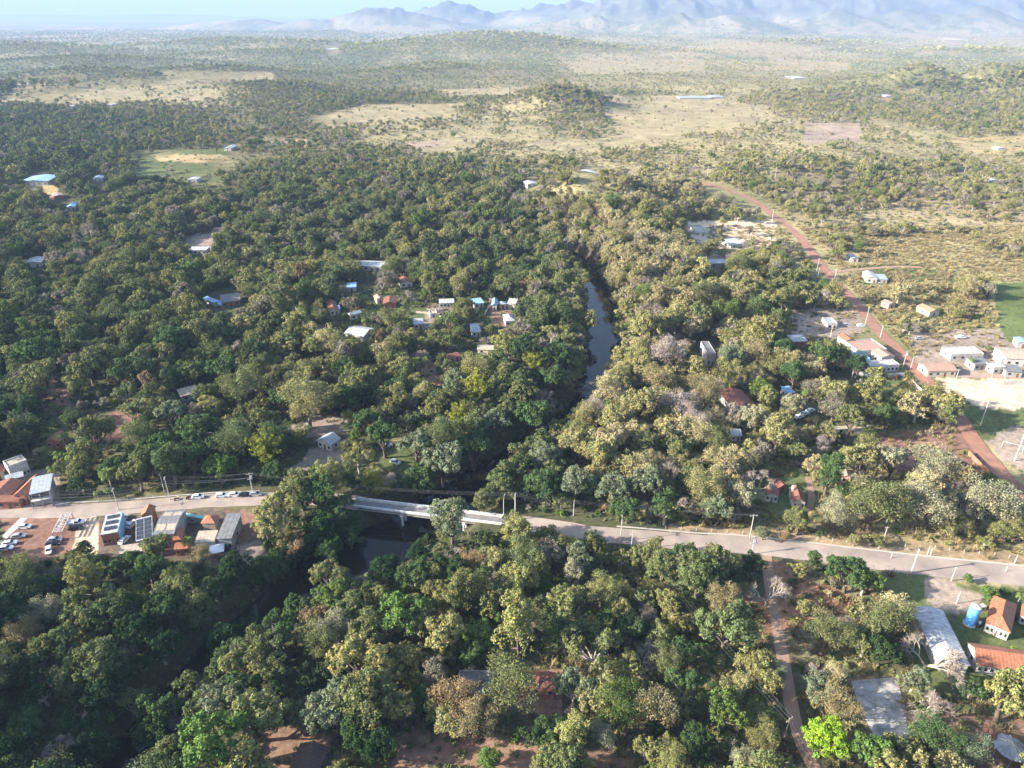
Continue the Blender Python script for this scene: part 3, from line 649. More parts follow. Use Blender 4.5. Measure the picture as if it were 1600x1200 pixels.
house('orange tiled restaurant wing beside a coconut palm', (265,845), (283,843), (284,824), 3.4, 1.4, M['tile'], M['brickwall'], 'hip', name='restaurant', cat='building', wins=2); 
house('low orange tiled roof in front of the restaurant wing', (271,859), (294,857), (293,846), 3.0, .9, M['tile'], M['brickwall'], wins=3, name='shed', cat='shed')
house('orange tile pyramid roof above a wooden gallery', (313,818), (336,818), (337,805), 5.0, 1.5, M['tile'], M['wood'], 'hip', wins=3, landmark='the orange pyramid roof')
house('big plain grey sheet shed beside the yard of dark cars', (337,842), (361.5,841), (361,804), 4.6, .5, M['greysheet'], M['greywall'], 'shed', name='shed', cat='shed', wins=3, landmark='the plain grey sheet shed')
house('pale cream sheet roof in front of the wooden gallery', (303.5,848), (334.5,846.5), (335,831), 4.0, .7, M['tansheet'], M['white'], 'shed', wins=3, name='shed', cat='shed', over=.2)
house('long turquoise awning beside the road', (285,806), (316,810), (317,806), 2.8, .2, M['turq'], M['greywall'], 'shed', name='awning', cat='awning', wins=0, over=.9)
def canopy_tent(px, py, label, s=2.2, rz=.3):
    p = P(px, py); t = empty('canopy_tent', p, rz); tag(t, label, 'tent'); m = MB(); q = [(-s,-s,2.4),(s,-s,2.4),(s,s,2.4),(-s,s,2.4)]
    for i in range(4): m.poly([q[i], q[(i+1)%4], (0,0,3.5)]); m.poly([q[(i+1)%4], q[i], (0,0,3.46)])
    m.build('canopy', M['tent'], t)
    for a in q: MB().tube((a[0]*.96,a[1]*.96,-.1),(a[0]*.96,a[1]*.96,2.42),.05).build('post', M['pole'], t)
canopy_tent(341, 866, 'small white pointed canopy tent beside two dark cars'); clear(341,860,11); clear(357,866,12); lm(341,860,'the small white canopy tent')
def pergola():
    A, B, C_ = P(87,832,3), P(102,830,3), P(106.5,801,3); u = (B-A); v = (C_-B); c = (A+C_)/2; rz = math.atan2(u.y,u.x); t = empty('pergola', (c.x,c.y,0), rz); tag(t, 'bare white timber pergola frame at the edge of the red car lot', 'pergola')
    x, y = u.length/2, v.length/2; 
    for sx in (-1,1): MB().box(sx*x-.12, sx*x+.12, -y, y, 2.9, 3.15).build('beam', M['white'], t)
    MB().box(-.12,.12,-y,y,2.9,3.15).build('beam', M['white'], t)
    for k in range(13):
        yy = -y + (k+.3)*2*y/13; x0 = -x*random.uniform(.3,1.05); x1 = x*random.uniform(.4,1.05); MB().box(x0,x1,yy-.13,yy+.13,3.153,3.3).build('slat', M['white'], t)
    for sx in (-1,1):
        for sy in (-.95,0,.95): MB().box(sx*x-.11,sx*x+.11,sy*y-.11,sy*y+.11,-.1,2.897).build('post', M['white'], t)
pergola(); clear(97,815,17); lm(97,815,'the bare white pergola')
# --- top left roadside cluster
house('tall two storey white house with a white tank deck', (11.5,729), (41,718), (38,708), 6.4, 0, M['tansheet'], M['white'], 'flat', wins=5, landmark='the tall white two storey house')
house('low grey lean-to roof in front of the white two storey house', (8,752), (37,744), (36,737), 3.4, .5, M['zinc'], M['greywall'], 'shed', wins=0, name='shed', cat='shed')
house('wide old orange tile roof cut by the left edge', (-22,774), (17,773), (28,751), 4.0, 1.4, M['oldtile'], M['brickwall'], wins=3, landmark='the wide tile roof at the left edge')
t, lu, lv, ro = house('orange tile roof with a pale sheet strip, between two other roofs', (19,775), (38,775), (52,745), 4.2, 1.3, M['tile'], M['brickwall'], 'gable', 'y', wins=3)
house('low red tile veranda roof along the left roadside', (-20,786), (30,784), (33,775), 3.0, .7, M['oldtile'], M['brickwall'], 'shed', wins=4, name='veranda', cat='veranda')
t, lu, lv, ro = house('grey sheet roofed house with an open white balcony above the road', (45,773), (78,766), (73,743), 5.2, .5, M['zinc'], M['white'], 'shed', wins=0, landmark='the grey roofed house with the balcony')
MB().box(-lu*.42, lu*.42, -lv/2+.28, -lv/2+.36, 3.1, 4.7).build('balcony_opening', M['glass'], t); MB().box(-lu/2, lu/2, -lv/2-1.2, -lv/2+.3, 2.6, 2.8).build('balcony', M['white'], t)
for s in (-.48, 0, .48): MB().box(s*lu-.1, s*lu+.1, -lv/2-1.15, -lv/2-.95, -.1, 5.1).build('post', M['white'], t)
house('little orange roofed brick house above the palms', (70,691), (93,691), (92,677), 3.0, 1.3, M['tile'], M['brickwall'], wins=3, landmark='the little orange roofed brick house')
house('small orange tile roof at the left edge beside the tall white house', (-14,742), (6,738), (4,727), 3.4, 1.1, M['tile'], M['cream'], wins=1)
def wall(label, pts, h, m, th=.2, name='boundary_wall', cat='wall', terr=False):
    b = MB(); q = [(T(*p) if terr else P(*p)) for p in pts]; c = q[0].copy()
    for i in range(len(q)-1):
        a, d = q[i], q[i+1]; n = Vector((-(d-a).y, (d-a).x, 0)).normalized()*th/2; z = Vector((0,0,h)); zl = Vector((0,0,-.4))
        A = [a-n, d-n, d+n, a+n]; b.poly([k+z for k in A]); 
        for j in range(4): b.poly([A[j]+zl, A[(j+1)%4]+zl, A[(j+1)%4]+z, A[j]+z])
    b.v = [(x-c.x, y-c.y, z_-c.z) for x, y, z_ in b.v]; o = b.build(name, m); o.location = c; tag(o, label, cat); return o
# --- centre: shed with white sides
house('white gable roofed shed beside the dusty yard north of the road', (494,688), (517,696), (537,686), 3.2, 1.8, M['zinc'], M['white'], 'gable', 'y', name='shed', cat='shed', wins=3, landmark='the white gable shed'); clear(515,686,18); clear(510,712,8)
# --- village on the left bank
V_ = [('two tone house with red tiles and a pale blue sheet end', (515,486),(530,484),(541,467),3,1.2,'oldtile','white','gable',2), ('pale blue sheet porch at the end of the red tile roof', (515,485),(532,483),(531,477),2.6,.3,'bluesheet','white','shed',0),
      ('grey sheet roofed house left of the mango grove', (548,493),(566,488),(573,481),3,1,'zinc','cream','gable',2), ('bright white two plane roof above a yellow green thicket', (537,521),(568,526),(560,509),3.2,1.6,'whitesheet','white','gable',2),
      ('long white roofed house among the village trees', (686,474),(710,473),(709,466),3,1,'whitesheet','white','gable',4), ('small pale blue roof right of the long white roof', (741,475),(757,473),(754,466),3,.6,'bluesheet','white','shed',2),
      ('narrow blue white roof with a tall end', (768,477),(777,477),(782,467),3.6,1,'bluesheet','white','gable',1), ('small domed grey roof between two village houses', (780,476),(792,475),(792,470),2.8,.9,'zinc','cream','hip',1), ('small white roof at the right end of the village row', (792,474),(806,475),(804,468),3,.6,'whitesheet','white','shed',1),
      ('white hip roofed house nearest the river bend', (789,502),(806,501),(812,490),3.2,1.5,'whitesheet','white','hip',2), ('pale grey sheet roof behind the tan leafless tree', (646,507),(662,506),(662,498),3,.6,'zinc','cream','shed',2),
      ('narrow pale roof beside the grey village lane', (737,519),(752,518),(752,506),3,.5,'zinc','white','shed',2), ('brown tiled hut with a pink wall in the palm grove', (702,560),(720,556),(718,549),2.8,.9,'oldtile','pinkwall','gable',2), ('tan sheet hut with a straw patch of roof', (745,546),(771,547),(769,539),2.8,.8,'tansheet','cream','gable',2),
      ('long low white roof at the top of the village', (549,415),(603,417),(602,408),3.2,.8,'whitesheet','white','gable',6), ('blue tarpaulin roof on the village edge', (541,450),(557,449),(556,442),2.6,.5,'bluesheet','white','shed',1), ('brown tiled house beneath olive trees', (598,475),(619,474),(617,464),3,1.2,'oldtile','brickwall','gable',2),
      ('dark red tiled roof with a white gable corner', (625,443),(645,441),(643,432),3,1.2,'oldtile','white','gable',2), ('low tan house in the village centre', (672,490),(683,489),(682,484),2.7,.5,'tansheet','white','flat',1), ('brick terrace roof behind the pale lane wall', (588,468),(600,466),(599,460),3,1,'pinktile','cream','gable',1),
      ('brown roof hidden under olive crowns left of the field', (282,620),(312,612),(308,603),3,.9,'tansheet','greywall','shed',2)]
for lb, a, b, c, e, r, rf, wl, k, n in V_: house(lb, a, b, c, e, r, M[rf], M[wl], k, wins=n, cl=.5, group='houses of the wooded village')
wall('pale low wall along the village lane', [(650,489),(668,490),(690,497),(702,500)], 1.2, M['cream']); wall('white lane wall near the narrow blue roof', [(757,494),(763,482),(770,476)], 1.4, M['white'])
lm(552,518,'the bright white two plane roof'); lm(698,470,'the long white village roof'); lm(800,497,'the white hip roofed river house'); lm(712,555,'the brown tiled hut'); lm(576,412,'the long low white roof'); clear(665,495,12); clear(765,487,9); clear(743,512,9)
# --- upper left
house('long pale blue farm shed at the upper left', (29,284),(74,283),(74,274), 4, 1.2, M['bluesheet'], M['white'], wins=5, name='farm_shed', cat='shed', terr=True); house('tiny white farmhouse at the upper left', (144,280),(160,279),(160,274),3,1,M['zinc'],M['white'],wins=2, terr=True)
house('small pale blue roof deep in the dark upper left wood', (103,324),(117,323),(116,317),3.2,1,M['bluesheet'],M['white'],wins=2, terr=True); house('small grey house by the left edge of the wood', (37,412),(64,410),(64,402),3.2,1,M['zinc'],M['white'],wins=2, terr=True)
house('reddish hut above the small blue roof', (84,307),(100,305),(100,300),2.8,.8,M['pinktile'],M['brickwall'],wins=1, terr=True); house('pale low roof at the edge of the dark wood field', (292,281),(307,281),(307,277),3,.7,M['whitesheet'],M['white'],wins=2, terr=True)
house('long white roof edge below the pale clearing', (293,391),(322,391),(322,386),3.2,.4,M['whitesheet'],M['white'],'shed',wins=4, terr=True); house('white cottage in the far left field', (349,232),(361,232),(361,227),3,1,M['zinc'],M['white'],wins=1, terr=True)
# blue pool yard
house('grey sheet roof slope beside the bright blue pool', (345,473),(376,469),(378,459),3,1.0,M['greysheet'],M['brickwall'],'shed',wins=3, name='shed', cat='shed'); house('narrow blue white awning roof beside the pool', (316,466),(334,473),(338,469),2.8,.4,M['bluesheet'],M['white'],'shed',wins=0, name='awning', cat='awning', over=.6)
def pool(px, py):
    p = P(px, py); t = empty('swimming_pool', p, -.3); tag(t, 'bright blue swimming pool with a white rim', 'pool'); n = 24; m = MB(); w_ = MB()
    for i in range(n):
        a, b = 2*math.pi*i/n, 2*math.pi*(i+1)/n; f = lambda r, q, z: (r*6*math.cos(q), r*3.6*math.sin(q), z)
        m.poly([f(1,a,.8), f(1,b,.8), f(.92,b,.8), f(.92,a,.8)]).poly([f(1,b,.8), f(1,a,.8), f(1,a,-.2), f(1,b,-.2)]).poly([f(.92,a,.8), f(.92,b,.8), f(.92,b,.2), f(.92,a,.2)])
    w_.poly([f(.93, 2*math.pi*i/n, .62) for i in range(n)]); m.build('rim', M['white'], t); w_.build('pool_water', mat('pool_blue', (.05,.42,.75), .15, None, .1, .5), t)
pool(347, 475); clear(352,470,24); clear(325,468,12); lm(350,470,'the bright blue pool')
# --- right bank and the streets beyond
house('grey blue tall narrow house in the right bank forest', (1106,552),(1119,552),(1125,533),6.5,.4,M['greysheet'],M['greywall'],'flat',wins=2, landmark='the tall narrow grey house')
house('dark red tiled house deep in the right bank trees', (1147,638),(1184,634),(1178,606),3.4,1.8,M['oldtile'],M['greywall'],wins=3, cl=.75, landmark='the dark red tiled house')
house('pale blue roof among trees right of the dark tiled house', (1228,614),(1242,613),(1240,604),3,.6,M['bluesheet'],M['white'],'shed',wins=1); house('pale sheet roof low between grey trees', (1142,680),(1160,681),(1158,672),3,.6,M['zinc'],M['white'],'shed',wins=2)
house('red tiled garden house with an arched white wall', (1196,773),(1218,776),(1221,763),3,1.0,M['oldtile'],M['white'],wins=3, landmark='the red tiled garden house')
house('red tiled house with a white chimney above the bend of the path', (1239,784),(1260,786),(1258,764),3,1.6,M['oldtile'],M['white'],wins=3,chimney=(-1.5,1.6), landmark='the red tiled house with a white chimney')
house('small red tiled hut behind the two red tiled houses', (1218,762),(1231,759),(1225,747),2.8,1.0,M['oldtile'],M['brickwall'],wins=1); house('pink walled hut hidden under pale trees', (1316,745),(1332,747),(1333,737),2.8,.9,M['pinktile'],M['pinkwall'],wins=2)
house('long low tan wall building under umbrella trees', (1305,671),(1364,668),(1364,664),2.4,.3,M['tansheet'],M['white'],'shed',wins=3,cl=.5)
house('white and brown small house in the right hand clearing', (1239,534),(1263,533),(1264,523),3.4,.5,M['whitesheet'],M['brickwall'],'shed',wins=2); house('little white cube house beside the pale yard', (1294,505),(1309,505),(1309,496),3.4,0,M['zinc'],M['white'],'flat',wins=2)
g = 'white walled building by the red road'
house('white parapet building block nearest the red road', (1361,572),(1406,569),(1404,560),3.8,0,M['concrete'],M['white'],'flat',wins=7,name='building',cat='building', landmark='the white parapet building')
house('orange tan tile roof at the roadside corner of the white building', (1378,559),(1400,557),(1391,545),4.2,1.1,M['pinktile'],M['white'],wins=2)
house('large white walled terrace with tan tile roof behind', (1342,548),(1386,545),(1376,528),4.6,0,M['pinktile'],M['white'],'flat',wins=5,name='building',cat='building', landmark='the large white terrace')
house('orange tile roof with white gable at the terrace back corner', (1321,533),(1337,532),(1334,522),4.4,1.2,M['tile'],M['white'],wins=2); house('light blue painted wing between the terraces', (1337,560),(1360,560),(1358,551),3.8,0,M['concrete'],M['bluewall'],'flat',wins=3)
wall('long white boundary wall under the white building', [(1337,587),(1370,590),(1412,589)], 2.2, M['white']); wall('white concrete retaining strip beside the red road', [(1424,596),(1432,605),(1440,612)], 1.2, M['white']); wall('stained pale wall along the lower red road', [(1512,710),(1530,728),(1545,742)], 1.8, M['brickwall'])
E_ = [('wide pinkish tile roof in the east street', (1450,580),(1497,579),(1488,566),3.2,1.2,'pinktile','cream','gable',4), ('white walled flat house behind the pinkish roof', (1487,553),(1538,552),(1527,541),3.6,0,'concrete','white','flat',4), ('grey sheet house beside a dark green tree', (1524,570),(1550,568),(1541,558),3.2,.7,'greysheet','greywall','shed',3),
      ('small white cube house near the street trees', (1554,574),(1572,573),(1571,564),3.6,0,'concrete','white','flat',2), ('big pale roof on the right edge of the east street', (1572,560),(1625,563),(1618,546),3.8,.9,'tansheet','white','gable',4), ('long narrow white walled house running back', (1554,551),(1566,560),(1590,566),3.4,0,'concrete','white','flat',3),
      ('low grey roof joined to the right edge house', (1572,580),(1600,582),(1598,572),3.0,.4,'greysheet','greywall','shed',2), ('dark blue tarp hut behind the east street', (1590,535),(1612,537),(1610,529),3,.6,'bluesheet','greywall','gable',1), ('tan thatched hut in the dry scrub', (1453,488),(1470,486),(1467,474),3,1.3,'thatch','cream','gable',1),
      ('pink sand coloured hut among bushes', (1389,476),(1401,474),(1399,467),2.8,.9,'pinktile','pinkwall','gable',1), ('white and grey house at the end of the sandy lane', (1355,434),(1372,435),(1370,425),3.4,.8,'whitesheet','white','gable',2), ('long grey blue roof behind the lane house', (1370,436),(1388,437),(1386,430),2.8,.5,'zinc','greywall','shed',2),
      ('small pale hut beside the dry field', (1331,404),(1343,404),(1342,397),2.8,.8,'zinc','cream','gable',1), ('rubble coloured low house on the east street corner', (1503,547),(1512,546),(1511,541),2.6,.4,'pinktile','brickwall','shed',1)]
for lb, a, b, c, e, r, rf, wl, k, n in E_: house(lb, a, b, c, e, r, M[rf], M[wl], k, wins=n, group='houses of the east street')
wall('low white street wall at the right edge', [(1566,601),(1590,601),(1640,602)], 2.0, M['white']); lm(1473,572,'the wide pinkish roof'); lm(1380,430,'the white lane house'); lm(1600,555,'the big pale roof')
house('ruined white house on the hill flank', (1086,362),(1104,362),(1104,352),3.4,0,M['concrete'],M['white'],'flat',wins=2,terr=True); house('bright white slab roof on the sandy hill flank', (1142,383),(1166,380),(1160,371),2.8,.3,M['whitesheet'],M['white'],'shed',wins=2,terr=True); house('grey patched roof below the ruined house', (1108,412),(1138,411),(1137,404),3,.6,M['zinc'],M['greywall'],wins=2,terr=True)
house('lone white house on top of the wooded hill', (916,272),(935,271),(934,265),4.5,1,M['whitesheet'],M['white'],wins=3,terr=True,landmark='the lone white hilltop house'); house('small pale house left of the wooded hill', (824,288),(840,287),(840,282),3.5,.8,M['whitesheet'],M['white'],wins=2,terr=True)
for lb, a, b, c in [('pale blue greenhouse row beyond the golden fields', (1062,153),(1112,153),(1110,150)), ('second pale greenhouse beyond the golden fields', (1112,152),(1132,152),(1131,149)), ('white roof at the foot of the far right hills', (1240,122),(1262,122),(1262,119)), ('small white roof in the far right scrub', (1385,150),(1397,150),(1397,147)),
                    ('far white roof near the left field hedge', (164,164),(174,164),(174,162)), ('far pale roof in the left distance', (508,77),(520,77),(520,75)), ('far pale roof by the right horizon', (1500,62),(1520,62),(1520,60)), ('pale roof strip below the far right clearing', (1548,282),(1562,282),(1562,278)), ('white roof shape beside the far right meadow', (1560,232),(1574,232),(1574,229)), ('white roof in the upper left haze', (104,166),(114,166),(114,164))]:
    house(lb, a, b, c, 2.2, .8, M['zinc'] if 'green' in lb else M['whitesheet'], M['greywall'], wins=0, terr=True, group='far pale roofs', cl=.45)

# ------------------------------------------------------------------ cars
def make_car():
    t = empty('parked_car', (0,0,0)); L, Wd = 4.3, .87
    def hull(prof, y0, y1, m, name, par, inset=None):
        b = MB(); n = len(prof); ins = inset or [0]*n
        A = [(x, -Wd+ins[i], z) for i, (x, z) in enumerate(prof)]; B = [(x, Wd-ins[i], z) for i, (x, z) in enumerate(prof)]
        b.poly(A); b.poly(B[::-1])
        for i in range(n): b.poly([A[(i+1)%n], A[i], B[i], B[(i+1)%n]])
        return b.build(name, m, par)
    hull([(-2.1,.32),(-1.65,.25),(1.65,.25),(2.12,.35),(2.15,.62),(1.95,.80),(1.05,.94),(-1.7,1.0),(-2.12,.9),(-2.15,.6)], 0, 0, M['cwhite'], 'body', t, [.06,.02,.02,.08,.09,.06,.03,.03,.08,.08])
    hull([(-1.78,.99),(-1.45,1.40),(-.2,1.49),(.35,1.42),(1.1,.935)], 0, 0, M['cwhite'], 'cabin', t, [.08,.2,.22,.22,.1])
    MB().poly([(1.08,-.72,.965),(1.08,.72,.965),(.42,.6,1.39),(.42,-.6,1.39)]).build('windscreen', M['glass'], t)
    MB().poly([(-1.79,.7,1.03),(-1.79,-.7,1.03),(-1.49,-.6,1.37),(-1.49,.6,1.37)]).build('rear_window', M['glass'], t)
    for s in (-1, 1):
        q = [(-1.5,s*.81,1.03),(.85,s*.80,1.0),(.3,s*.69,1.36),(-1.3,s*.70,1.36)]; MB().poly(q if s < 0 else q[::-1]).build('side_window', M['glass'], t)
        MB().box(2.02,2.14,s*.58-.16,s*.58+.16,.62,.76).build('headlight', M['lamp'], t); MB().box(-2.17,-2.08,s*.62-.12,s*.62+.12,.68,.88).build('taillight', M['taillamp'], t)
        for x in (-1.32, 1.35):
            wh = MB().tube((x,s*.70,.31),(x,s*.89,.31),.31,.31,14).build('wheel', M['tyre'], t); MB().tube((x,s*.88,.31),(x,s*.9,.31),.18,.18,10).build('rim', M['csilver'], wh)
    return t
def make_pickup():
    t = empty('pickup_truck', (0,0,0)); 
    MB().box(-2.6,2.5,-.92,.92,.5,.95).build('body', M['cwhite'], t); c = MB(); 
    for s in (-1,1): pass
    A = [(-.4,.953),(-.3,1.72),(.9,1.76),(1.45,1.0),(2.45,.97)]
    c.poly([(x,-.85,z) for x,z in A]+[(2.45,-.85,.953)]); c.poly(([(x,.85,z) for x,z in A]+[(2.45,.85,.953)])[::-1])
    for i in range(4): c.poly([(A[i+1][0],-.85,A[i+1][1]),(A[i][0],-.85,A[i][1]),(A[i][0],.85,A[i][1]),(A[i+1][0],.85,A[i+1][1])][::-1])
    c.build('cabin', M['cwhite'], t); b = MB(); b.box(-2.6,-.5,-.92,-.85,.953,1.35).box(-2.6,-.5,.85,.92,.953,1.35).box(-2.6,-2.53,-.85,.85,.953,1.35); b.build('cargo_bed', M['cwhite'], t)
    MB().poly([(1.44,-.72,1.05),(1.44,.72,1.05),(.98,.7,1.68),(.98,-.7,1.68)]).build('windscreen', M['glass'], t)
    for s in (-1,1):
        q = [(-.25,s*.86,1.08),(1.2,s*.86,1.08),(.85,s*.86,1.62),(-.2,s*.86,1.62)]; MB().poly(q if s < 0 else q[::-1]).build('side_window', M['glass'], t)
        MB().box(2.46,2.53,s*.65-.15,s*.65+.15,.68,.85).build('headlight', M['lamp'], t)
        for x in (-1.6,1.6): 
            wh = MB().tube((x,s*.72,.38),(x,s*.95,.38),.38,.38,14).build('wheel', M['tyre'], t); MB().tube((x,s*.94,.38),(x,s*.96,.38),.2,.2,10).build('rim', M['csilver'], wh)
    return t
def copy_tree(o, parent=None):
    c = o.copy(); COL.objects.link(c)
    if parent is not None: c.parent = parent
    for ch in list(o.children): copy_tree(ch, c)
    return c
CARP = make_car(); PICKP = make_pickup(); used = set()
PAINT = dict(w='cwhite', s='csilver', d='cdark', k='cblack')
def car(px, py, deg, paint, label, pick=False, grp='cars parked in view'):
    src = PICKP if pick else CARP
    o = src if src.name not in used else copy_tree(src)
    used.add(src.name); p = P(px, py); o.location = (p.x, p.y, .07); o.rotation_euler = (0, 0, R(deg))
    for ch in o.children:
        if ch.name.split('.')[0] in ('body', 'cabin', 'cargo_bed'):
            ch.material_slots[0].link = 'OBJECT'; ch.material_slots[0].material = M[PAINT[paint]]
    tag(o, label, 'car' if not pick else 'pickup truck', grp); clear(px, py-2, 9)
CARS = [(39,825,5,'w','silver white car at the top of the red car lot near the diagonal path'),(30,840,12,'s','silver car alone below the top car of the red lot'),(16,851,15,'w','white car tucked behind another at the left of the red lot'),(10,859,8,'w','white car nearest the photo edge in the red lot'),
        (87,845,8,'s','silver car beside a black one on the right of the red lot'),(84,851,8,'k','black car beside the silver one on the right of the red lot'),(77,862,-62,'w','white car standing lengthwise at the lower right of the red lot'),
        (119,827,10,'k','black car beside the white pickup under the small tree'),(194,824,80,'w','white car under the trees between the solar roofs, lower'),(207,821,82,'w','white car close to the solar carport wall'),(194,812,75,'s','silver car at the road end between the solar roofs'),(195,846,78,'w','white car just in front of the grey board shed'),
        (303,816,8,'s','silver car under the turquoise awning'),(360,862,4,'k','black car right of the canopy tent, upper'),(357,874,2,'k','black car right of the canopy tent, lower'),
        (310,778,6,'w','white car parked first in the roadside row, by the pole'),(347,776,5,'w','white car parked in the roadside row left of the gap'),(367,775,5,'w','white car parked in the middle of the roadside row'),(384,775,4,'k','black car parked in the roadside row'),(400,774,3,'s','silver car at the right end of the roadside row'),
        (605,698,25,'w','white car on the grass beside the straw patch'),(600,703,25,'d','dark car beside the white one on the grass'),(637,691,22,'d','dark car at the right of the straw patch'),(618,724,-25,'s','silver car lowest on the shaded grass'),
        (1248,653,25,'w','white car lowest in the slanting row under trees'),(1257,648,25,'w','white car in the middle of the slanting row'),(1266,643,25,'w','white car highest in the slanting row'),(1462,582,-20,'w','white car on the pale side road corner'),(510,697,-30,'d','dark car in front of the white gable shed'),
        (1322,509,2,'s','grey car parked in the pale yard left'),(1345,510,2,'w','white car parked in the pale yard right'),(1436,530,0,'s','silver car at the back lane of the east street')]
for c in CARS: car(*c)
car(120, 819, 12, 'w', 'white pickup truck beside the pergola', True); car(1500, 529, 3, 'w', 'white pickup at the back of the east street', True)
def motorcycle(px, py, deg, label):
    p = P(px, py); t = empty('motorcycle', (p.x, p.y, .06), R(deg)); tag(t, label, 'motorcycle', 'motorcycles by the road')
    for x in (-.65, .65): MB().tube((x,-.06,.31),(x,.06,.31),.31,.31,12).build('wheel', M['tyre'], t)
    MB().box(-.45,.4,-.13,.13,.4,.75).build('frame', M['taillamp'], t); MB().box(-.75,.05,-.15,.15,.76,.88).build('seat', M['tyre'], t); MB().tube((.5,-.35,1.05),(.5,.35,1.05),.025).build('handlebar', M['csilver'], t)
motorcycle(294, 779, 70, 'red motorcycle beside the road near the white car row'); motorcycle(297, 779, 75, 'second red motorcycle at the road edge, closer to the white cars'); motorcycle(276, 781, 60, 'lone red motorcycle left of the other two by the road')

# ------------------------------------------------------------------ poles, lamps, cables
POLES = {}
def pole(key, bx, by, h, label, arm=None, trafo=False, lamp=False, rz=0, terr=False, r=.13, name=None, post=None):
    p = T(bx, by) if terr else P(bx, by); nm = name or ('street_lamp' if lamp and not arm else 'utility_pole'); t = empty(nm, p, rz); tag(t, label, nm.replace('_', ' '), 'poles of the power line' if nm == 'utility_pole' else None)
    MB().tube((0,0,-.5),(0,0,h), r*1.25, r*.8, 8).build('shaft', post or M['pole'], t)
    if arm:
        a = MB().box(-arm, arm, -.1, .1, h-.55, h-.38).build('crossarm', post or M['pole'], t)
        for x in (-arm*.9, 0, arm*.9): MB().tube((x,0,h-.377),(x,0,h-.1),.06,.05,6).build('insulator', M['white'], t)
    if trafo:
        MB().tube((.55,0,h-2.4),(.55,0,h-1.3),.35,.35,12).build('transformer', M['zinc'], t); MB().box(-.9,.9,-.12,.12,h-2.7,h-2.5).build('bracket', M['pole'], t)
    if lamp:
        MB().tube((0,0,h-.3),(1.6,0,h+.5),.05,.04,6).build('arm', M['pole'], t); MB().box(1.5,2.1,-.13,.13,h+.42,h+.55).build('lamp_head', M['csilver'], t)
    POLES[key] = (p, h, rz, arm or .5); clear(bx, by - 8, 4); return t
ra = math.atan2(ROADW[16][1]-ROADW[15][1], ROADW[16][0]-ROADW[15][0]) + math.pi/2
pole('a0', -30, 800, 9, 'pale pole just outside the left edge', .9, rz=1.6)
pole('a1', 186, 797, 9, 'pale concrete pole beside the white solar roof', .9, rz=1.7)
pole('a2', 266, 781, 9.5, 'concrete pole under trees left of the roadside cars', .9, rz=1.7); pole('a2b', 257, 768, 8, 'leaning grey pole behind the roadside fence', .8, rz=1.4)
pole('a3', 396, 774, 9.5, 'pole with a rusty crossarm above the roadside car row', 1.2, True, rz=.3)
pole('a4', 805, 812, 10.5, 'tall pale pole at the right end of the bridge', 1.0, rz=ra, r=.2); pole('l1', 787, 806, 7, 'slim curved street lamp on the bridge end', lamp=True, rz=ra)
pole('a5', 896, 806, 6, 'short pale pole in scrub beyond the bridge', .5, rz=ra); pole('a6', 969, 846, 8.5, 'pole with a lamp arm on the near road edge', .9, lamp=True, rz=ra)
pole('a7', 1171, 841, 9.5, 'tall crossarm pole on the far side of the road', 1.2, rz=0.1); pole('a8', 1174, 866, 7, 'near pole with transformer where the dirt track starts', 1.0, True, rz=.1); pole('a9', 1424, 895, 9.2, 'tall white pole leaning over the road near the compound', .5, rz=ra, r=.22)
pole('b1', 1225, 1156, 7.5, 'wooden crossarm pole beside the dirt track, bottom', 1.1, rz=.6, post=M['wood']); pole('b0', 986, 860, 7.5, 'thin pole in the green scrub below the road', 1.0, rz=.7); pole('b2', 1330, 1330, 8, 'pole beyond the bottom edge', 1.0, rz=.6)
pole('c1', 1381, 842, 5, 'short white pole on the dry verge', .6); pole('c2', 1449, 866, 3.2, 'first of two white stub posts on the verge', name='bollard'); pole('c3', 1453, 869, 3.2, 'second of two white stub posts on the verge', name='bollard'); pole('c4', 1585, 880, 3.4, 'white stub post at the right end of the verge', name='bollard')
pole('c5', 1486, 908, 5.5, 'thin pale post at the compound driveway', name='post', r=.12); pole('c6', 1494, 943, 4.6, 'thin white post on the compound sand', name='post', r=.12); pole('c7', 1511, 902, 1.6, 'tiny post beside the road by the compound', name='post')
pole('d1', 1532, 664, 11, 'tall white floodlight pole on the sports field', .6, r=.2); pole('d2', 1585, 720, 12, 'tall white floodlight pole beside the goal', .6, r=.2); pole('d3', 1491, 601, 8, 'white pole at the top of the sports field', .6); pole('d4', 1410, 576, 9.5, 'white pole beside the white parapet building', .8, True); pole('d5', 1422, 578, 6.5, 'curved street lamp beside the red road', lamp=True)
for k, (x, y, h, lb) in enumerate([(1548,594,3,'small white post on the top edge of the field'),(1568,596,3,'second small white post on the top edge of the field'),(1375,528,7,'pole at the back corner of the white terrace'),(1352,506,10,'pole beside the golden trees on the red road'),(1297,528,7,'pole in the pale yard by the terrace'),(1303,440,8,'pole on the red road below the lane'),(1276,424,9,'pale pole at the lane junction'),(1278,432,6,'second shorter pole at the lane junction'),(1206,346,10,'white pole high on the red road'),(1105,276,11,'white pole at the top end of the red road'),(1211,278,11,'pole in the scrub right of the red road top'),(1505,275,11,'white pole in the far right scrub'),(1552,238,10,'far pole by the right meadow'),(165,523,7,'thin pole in the left forest'),(1306,430,2,'low post near the lane junction'),(1329,663,6,'pale pole under the umbrella trees'),(1331,590,7,'pole at the left end of the boundary wall'),(1271,488,4,'short lamp in the scrub clearing'),(1571,893,2,'tiny white post near the right edge of the road'),(1392,872,2.2,'white guard post on the road edge left of the tall pole')]):
    pole('e%d' % k, x, y, h, lb, .6 if h > 6 else None, terr=y < 480, r=.16 if h > 4 else .1, name=None if h > 6 else 'post')
